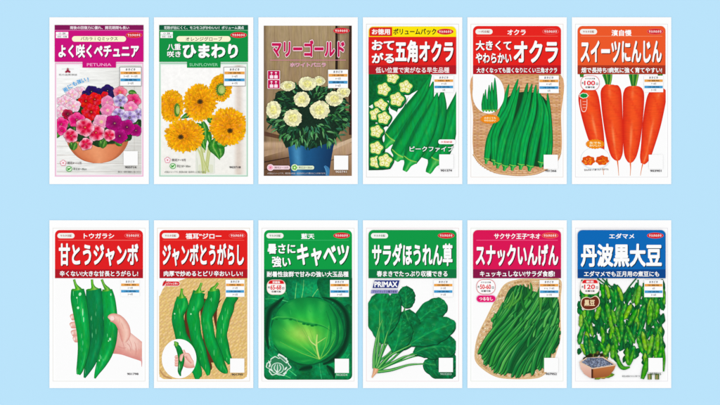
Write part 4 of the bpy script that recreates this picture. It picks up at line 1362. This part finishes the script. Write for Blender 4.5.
# ================================================================== 11 beans
def packet_beans():
    pk = Packet(4, 1, 'beans', 'crimson packet with a heap of thin green beans in an oval basket')
    seal(pk, (230, 236, 226))
    x0, x1 = 88, 683
    pic = M(pk).rect(x0, 418, x1, 1104, WHITE).build('picture')
    m = M(pk)
    out = [(390, 428), (300, 462), (240, 560), (180, 680), (122, 800), (100, 900), (104, 980), (160, 1040), (240, 1086), (330, 1101), (480, 1101), (560, 1080),
           (620, 1010), (650, 930), (680, 820), (681, 700), (681, 560), (679, 430), (560, 424), (470, 422)]
    m.poly(closed_smooth(out, 6), (224, 190, 146))
    o_ = m
    pk.clip = (89, 419, 682, 1103)
    r3 = random.Random(5)
    P = closed_smooth([(x + (390 - x) * .06, y + (760 - y) * .06) for x, y in out], 14)
    for ring in range(4):
        za, zb = pk.up(), pk.up()
        k_ = 1 - ring * .065
        for q in range(0, len(P), 3):
            x, y = P[q]
            x, y = 400 + (x - 400) * k_, 770 + (y - 770) * k_
            if not (x0 + 12 < x < x1 - 12 and 432 < y < 1092):
                continue
            a = math.atan2(P[(q + 2) % len(P)][1] - P[q][1], P[(q + 2) % len(P)][0] - P[q][0])
            c = r3.choice(((244, 222, 180), (226, 192, 144), (200, 158, 112), (250, 236, 206)))
            o_.ribbon([(x - 8 * math.cos(a + ring % 2), y - 8 * math.sin(a + ring % 2), 4), (x, y, 7.5), (x + 8 * math.cos(a + ring % 2), y + 8 * math.sin(a + ring % 2), 4)],
                      lambda t, u: mix(c, (150, 108, 70), abs(u) ** 2 * .8), n=4, nc=4, z=(za, zb)[(q // 3) % 2])
    o_.build('printed_basket', FINE, pic)
    m = M(pk)
    m.poly(closed_smooth([(330, 500), (420, 470), (520, 520), (662, 560), (660, 800), (600, 930), (480, 1060), (270, 1050), (150, 950), (180, 840), (260, 680)], 6), (16, 92, 42))
    m.build('printed_gap', FLAT, pic)
    B = []
    for k in range(46):
        x, y = r3.uniform(215, 640), r3.uniform(690, 900)
        a = math.radians(r3.uniform(50, 76))
        l = r3.uniform(230, 380)
        tx, ty = x + l * math.cos(a), y - l * math.sin(a)
        while (tx > 662 or ty < 462 or tx - 300 < (560 - ty) * .5) and l > 70:
            l -= 10
            tx, ty = x + l * math.cos(a), y - l * math.sin(a)
        B.append((0, x, y, (x + tx) / 2 - r3.uniform(-14, 18), (y + ty) / 2, tx, ty, r3.uniform(9.5, 12.5)))
    low = smooth([(118, 945), (160, 1010), (235, 1068), (330, 1090), (450, 1092), (545, 1040), (605, 960), (645, 860)], 40)
    for k in range(52):
        d = ((k * 31) % 52) / 51
        p = low[min(40, int(d * 40))]
        ex, ey = p[0] + r3.uniform(-6, 14), p[1] - abs(r3.gauss(0, 26))
        l = r3.uniform(340, 480) * (1 - .35 * d)
        a = math.radians(r3.uniform(52, 66) + (d > .6) * 8 - (d < .12) * 4)
        tx, ty = ex + l * math.cos(a), ey - l * math.sin(a)
        while (tx > 668 or ty < 470) and l > 60:
            l -= 12
            tx, ty = ex + l * math.cos(a), ey - l * math.sin(a)
        cx, cy = (ex + tx) / 2 - r3.uniform(2, 26), (ey + ty) / 2 - r3.uniform(0, 18)
        B.append((0, ex, ey, cx, cy, tx, ty, r3.uniform(12, 15.5)))
    for (s, ex, ey, cx, cy, tx, ty, w) in B:
        g = r3.choice(((40, 152, 54), (62, 170, 64), (24, 136, 54), (88, 184, 80), (34, 146, 60), (14, 120, 54)))
        m = M(pk)
        pts = [(ex, ey, 1), (ex + (cx - ex) * .12, ey + (cy - ey) * .12, w * .8), ((ex + cx) / 2 - 6, (ey + cy) / 2 - 3, w), (cx, cy, w), ((tx + cx) / 2 + 3, (ty + cy) / 2, w * .95), (tx, ty, w * .35)]
        m.ribbon([(a + 2, b + 2, c + 1.6) for a, b, c in pts], (6, 72, 34), n=14, nc=2)
        m.ribbon(pts, lambda t, u: mix(mix(g, (6, 84, 38), .7 * abs(u) ** 2), (150, 214, 124), .6 * math.exp(-((u + .3) / .25) ** 2) * (.6 + .4 * math.sin(t * 16))), n=24, nc=6)
        m.build('printed_green_bean', FLAT, pic)
    for k in range(12):
        x, y = r3.uniform(330, 645), r3.uniform(455, 560)
        a = r3.uniform(1.2, 2.2)
        g = r3.choice(((48, 146, 48), (80, 166, 60), (24, 116, 42)))
        M(pk).ribbon([(x, y - 15, 3), (x + r3.uniform(-14, 14), y + 40, 9), (x + 110 * math.cos(a), y + 110 * math.sin(a), 8)], lambda t, u: mix(g, (6, 72, 32), .7 * abs(u) ** 2), n=12, nc=6).build('printed_green_bean', FLAT, pic)
    pk.clip = None
    veg_header(pk, (220, 14, 84), (136, 16, 70), 'サクサク王子\u201dネオ', (230, 118, 542, 156), (('スナックいんげん', (106, 190, 664, 338)),),
               'キュッキュしない!サラダ食感!', (134, 370, 640, 410), pill=False, line=(246, 110, 160), ring=(230, 60, 50), brand_dx=594)
    days_badge(pk, 175, 478, 'タネまき後', '50-60', '収穫可能')
    m = M(pk)
    m.rrect(110, 534, 242, 583, 24, (250, 150, 196))
    m.rrect(113, 538, 239, 580, 21, (228, 20, 112))
    o = m.build('habit_pill')
    text(pk, 'つるなし', (130, 547, 222, 571), WHITE, 'pill_lettering', o, off=.03)
    chart(pk, 537, 432, 130, 116, ('中間地', '4～6、7～8月', '冷涼地', '5～7月'))
    code_panel(pk, 616, 1008, '907952')


# ================================================================== 12 edamame
def packet_edamame():
    pk = Packet(5, 1, 'edamame', 'blue packet with hanging soybean pods and a small wooden box of black beans')
    seal(pk, (230, 226, 232))
    x0, x1 = 88, 687
    pic = M(pk).rect(x0, 418, x1, 1106, WHITE).build('picture')
    pk.clip = (89, 419, 686, 1104)
    r4 = random.Random(11)

    def inside(x, y):
        if not (x0 + 10 < x < x1 - 10):
            return False
        if x < 340 and y > 975:
            return False
        if abs(x - 405) < (535 - y) * .6 and y < 535:
            return False
        if y > 930 and 350 < x < 520:
            return y < 1010 and (x < 460 and y > 985 or abs(x - 450) < 40 and y < 970)
        return y < 1060
    m = M(pk)
    for k in range(360):
        x, y = r4.uniform(x0 + 12, x1 - 12), r4.uniform(424, 1040)
        if not inside(x, y):
            continue
        a = r4.uniform(1.1, 2.0)
        l = r4.uniform(45, 90)
        g = r4.choice(((0, 112, 50), (14, 128, 52), (6, 98, 44), (30, 144, 56)))
        ex, ey = x + l * math.cos(a), y + l * math.sin(a)
        if not inside(ex, ey):
            continue
        m.ribbon([(x, y, 4), ((x + ex) / 2, (y + ey) / 2, r4.uniform(14, 24)), (ex, ey, 2)], lambda t, u: mix(g, (4, 60, 30), abs(u) * .7), n=8, nc=4)
    m.build('printed_foliage', LEAF, pic)
    m = M(pk)
    for pts in (((225, 422), (300, 480), (372, 548)), ((258, 422), (330, 490), (390, 560)), ((488, 422), (440, 480), (408, 535)), ((500, 430), (505, 600), (520, 800)),
                ((120, 430), (150, 640), (170, 820)), ((640, 560), (620, 760), (600, 930)), ((395, 540), (392, 700), (410, 900)), ((270, 470), (290, 640), (280, 860)), ((560, 480), (560, 700), (545, 900)), ((288, 424), (300, 560), (320, 700))):
        m.ribbon([(a, c, 4.5) for a, c in pts], lambda t, u: mix((40, 130, 54), (0, 74, 36), .5 + .5 * u), n=14, nc=3)
    m.build('printed_stems', FLAT, pic)
    n = 0
    tries = 0
    while n < 98 and tries < 1500:
        tries += 1
        if n < 40:
            x = (115, 170, 250, 310, 375, 430, 490, 545, 600, 655)[n % 10] + r4.uniform(-18, 18)
            y = 470 + (n // 10) * 135 + r4.uniform(-40, 40)
        else:
            x, y = r4.uniform(x0 + 22, x1 - 22), r4.uniform(440, 985)
        a = r4.choice((r4.uniform(1.3, 1.85), r4.uniform(1.1, 1.5), r4.uniform(1.6, 2.1)))
        l = r4.uniform(85, 145)
        ex, ey = x + l * math.cos(a), y + l * math.sin(a)
        if not (inside(x, y) and inside(ex, ey)):
            n += 1 if n < 40 else 0
            continue
        g = r4.choice(((52, 162, 44), (78, 176, 44), (22, 146, 54), (104, 188, 50), (10, 132, 54), (128, 194, 52), (34, 156, 54), (60, 160, 60)))
        w = r4.uniform(12, 18)
        bw = r4.uniform(-9, 9)
        nx, ny = -math.sin(a), math.cos(a)
        pts = []
        for t, q in ((0, .12), (.12, .7), (.27, .98), (.4, .86), (.54, 1.02), (.68, .86), (.82, .92), (.93, .5), (1, .1)):
            o = bw * math.sin(math.pi * t)
            pts.append((x + (ex - x) * t + nx * o, y + (ey - y) * t + ny * o, w * q))
        m = M(pk)
        m.ribbon([(p[0] + 2, p[1] + 2, p[2] + 2) for p in pts], (10, 100, 40), n=16, nc=2)
        m.ribbon(pts, lambda t, u: mix(mix(g, mul(g, .55), .8 * abs(u) ** 2), (206, 228, 110), .5 * math.exp(-((u + .25) / .3) ** 2) * (.5 - .5 * math.cos(t * 22))), n=26, nc=8)
        m.build('printed_soybean_pod', LEAF, pic)
        n += 1
    # lower trailing pods and cut stems
    for pts in (((345, 900, 4), (370, 990, 15), (400, 1026, 14), (445, 1020, 5)), ((470, 900, 4), (455, 960, 15), (440, 1010, 5)), ((560, 960, 8), (548, 1030, 20), (528, 1100, 12)),
                ((668, 880, 6), (676, 960, 9), (672, 1050, 5))):
        M(pk).ribbon(pts, lambda t, u: mix((78, 168, 40), (20, 104, 36), abs(u) ** 1.5), n=16, nc=6).build('printed_soybean_pod', LEAF, pic)
    m = M(pk)
    for x in (578, 628):
        m.rect(x - 14, 1066, x + 14, 1104, (112, 132, 70))
        m.rect(x - 6, 1074, x + 4, 1104, (170, 150, 100))
        m.rect(x + 7, 1066, x + 11, 1104, (60, 96, 44))
    m.build('printed_cut_stem', LEAF, pic)
    # box of beans
    m = M(pk)
    for k in range(60):
        x, y = r4.uniform(112, 335), r4.uniform(918, 985)
        if abs(x - 225) / 120 + abs(y - 985) / 75 > 1.05:
            continue
        g = r4.choice(((70, 58, 24), (120, 110, 40), (40, 40, 18), (176, 160, 70), (26, 30, 14)))
        m.ribbon([(x - 8, y + 14, 3), (x, y, 10), (x + 10, y - 10, 2)], lambda t, u: mix(g, (24, 26, 12), abs(u) * .7), n=6, nc=4)
    for (x, y, c) in ((228, 1100, (130, 150, 50)), (268, 1092, (210, 170, 70)), (300, 1086, (140, 180, 60)), (318, 1078, (120, 170, 50))):
        m.ribbon([(x - 22, y + 2, 3), (x, y - 4, 12), (x + 22, y - 8, 2)], lambda t, u: mix(c, mul(c, .6), abs(u)), n=8, nc=4)
    m.build('printed_dry_pods', LEAF, pic)
    m = M(pk)
    m.poly([(104, 985), (190, 1030), (190, 1096), (170, 1090), (135, 1066), (112, 1030)], lambda x, y: mix((240, 206, 190), (214, 160, 140), (y - 985) / 110))
    m.poly([(190, 1030), (350, 1006), (336, 1040), (306, 1078), (285, 1086), (190, 1096)], lambda x, y: mix((196, 120, 66), (150, 84, 44), (y - 1010) / 90))
    m.poly([(184, 1030), (196, 1030), (196, 1096), (184, 1094)], (74, 34, 20))
    m.poly([(104, 985), (150, 956), (262, 950), (350, 1004), (350, 1010), (190, 1034), (104, 990)], (226, 196, 170))
    m.poly([(116, 986), (155, 962), (258, 957), (336, 1003), (190, 1026)], (66, 76, 104))
    m.build('printed_wooden_box', FLAT, pic)
    m = M(pk)
    za = [pk.up() for _ in range(6)]
    for j in range(13):
        for k in range(22):
            x, y = 122 + k * 10 + (j % 2) * 5 + r4.uniform(-2, 2), 960 + j * 5.2
            t = (y - 957) / 70
            lo = 116 + max(0, 40 - (y - 957) * 1.4) + max(0, (y - 986) * 1.75)
            hi_ = 262 + (y - 957) * 1.55 if y < 1003 else 336 - (y - 1003) * 6
            if lo + 6 < x < hi_ - 8:
                c = r4.choice(((40, 48, 70), (96, 110, 140), (60, 70, 98), (130, 142, 166), (24, 28, 46)))
                m.disc(x, y, 6, 4.4, lambda r, a: mix((190, 200, 220), c, r * 1.5), nr=2, nt=8, z=za[(j % 3) * 2 + k % 2])
    m.build('printed_black_beans', FLAT, pic)
    text(pk, '黒豆は乾燥させた子実です', (392, 1076, 514, 1088), (90, 96, 96), 'note_lettering', off=.01)
    pk.clip = None
    veg_header(pk, (0, 104, 184), (0, 70, 142), 'エダマメ', (304, 118, 474, 154), (('丹波黒大豆', (112, 186, 660, 344)),), 'エダマメでも正月用の煮豆にも', (134, 372, 642, 410), pill=False)
    days_badge(pk, 175, 478, '新豆', '120', '収穫可能', 'red')
    pts = closed_smooth([(112, 600), (120, 560), (150, 546), (180, 552), (212, 538), (236, 556), (240, 590), (218, 620), (180, 634), (136, 630)], 8)
    cx, cy = 176, 588
    m = M(pk)
    m.poly(pts, (246, 226, 196))
    m.poly([(cx + (x - cx) * .92, cy + (y - cy) * .9) for x, y in pts], (112, 42, 22))
    o = m.build('bean_badge')
    text(pk, '黒豆', (136, 566, 208, 608), (250, 226, 180), 'badge_lettering', o, off=.03)
    chart(pk, 541, 432, 126, 116, ('中間地', '6月', '冷涼地', '5～6月'))
    code_panel(pk, 617, 1008, '907015', ink_=(50, 80, 50))


for f in (packet_petunia, packet_sunflower, packet_marigold, packet_okra_green, packet_okra_basket, packet_carrot,
          packet_pepper_hand, packet_pepper_tray, packet_cabbage, packet_spinach, packet_beans, packet_edamame):
    f()

# ------------------------------------------------------------------ the blue surface
me = bpy.data.meshes.new('backdrop')
me.from_pydata([(-2.5, -2.5, 0), (2.5, -2.5, 0), (2.5, 2.5, 0), (-2.5, 2.5, 0)], [], [(0, 1, 2, 3)])
bd = bpy.data.objects.new('backdrop', me)
COL.objects.link(bd)
bd.location.z = -0.0002
bd['kind'] = 'structure'
bd['label'] = 'plain pale blue surface under the packets'
m = bpy.data.materials.new('pale_blue_card')
m.use_nodes = True
nt = m.node_tree
b = nt.nodes['Principled BSDF']
b.inputs['Roughness'].default_value = .7
b.inputs['Specular IOR Level'].default_value = .05
nz = nt.nodes.new('ShaderNodeTexNoise')
nz.inputs['Scale'].default_value = 900
rp = nt.nodes.new('ShaderNodeValToRGB')
BLUE = lin((188, 230, 254))
rp.color_ramp.elements[0].color = tuple(v * .996 for v in BLUE[:3]) + (1,)
rp.color_ramp.elements[1].color = tuple(v * 1.004 for v in BLUE[:3]) + (1,)
tc = nt.nodes.new('ShaderNodeTexCoord')
nt.links.new(tc.outputs['Object'], nz.inputs['Vector'])
nt.links.new(nz.outputs['Fac'], rp.inputs['Fac'])
nt.links.new(rp.outputs['Color'], b.inputs['Base Color'])
me.materials.append(m)

# ------------------------------------------------------------------ light: soft white studio surround and two wide softboxes
W = bpy.data.worlds.new('World')
S.world = W
W.use_nodes = True
W.node_tree.nodes['Background'].inputs['Color'].default_value = (1, 1, 1, 1)
W.node_tree.nodes['Background'].inputs['Strength'].default_value = 0.97
for sx in (-1, 1):
    ld = bpy.data.lights.new('softbox', 'AREA')
    ld.shape = 'RECTANGLE'
    ld.size, ld.size_y = 2.0, 3.0
    ld.energy = 12.4
    lo = bpy.data.objects.new('softbox', ld)
    COL.objects.link(lo)
    lo.location = (sx * 2.0, 0, 2.2)
    lo.rotation_euler = (Vector(lo.location)).to_track_quat('Z', 'Y').to_euler()

# ------------------------------------------------------------------ camera straight above
cd = bpy.data.cameras.new('camera')
co = bpy.data.objects.new('camera', cd)
COL.objects.link(co)
co.location = (0, 0, 2.4)
cd.sensor_width = 36
cd.lens = 36 * (2.4 - Z0) / 0.72
cd.clip_start, cd.clip_end = 0.1, 50
S.camera = co
S.view_settings.view_transform = 'Standard'
S.view_settings.look = 'None'
S.view_settings.exposure = 0
S.view_settings.gamma = 1
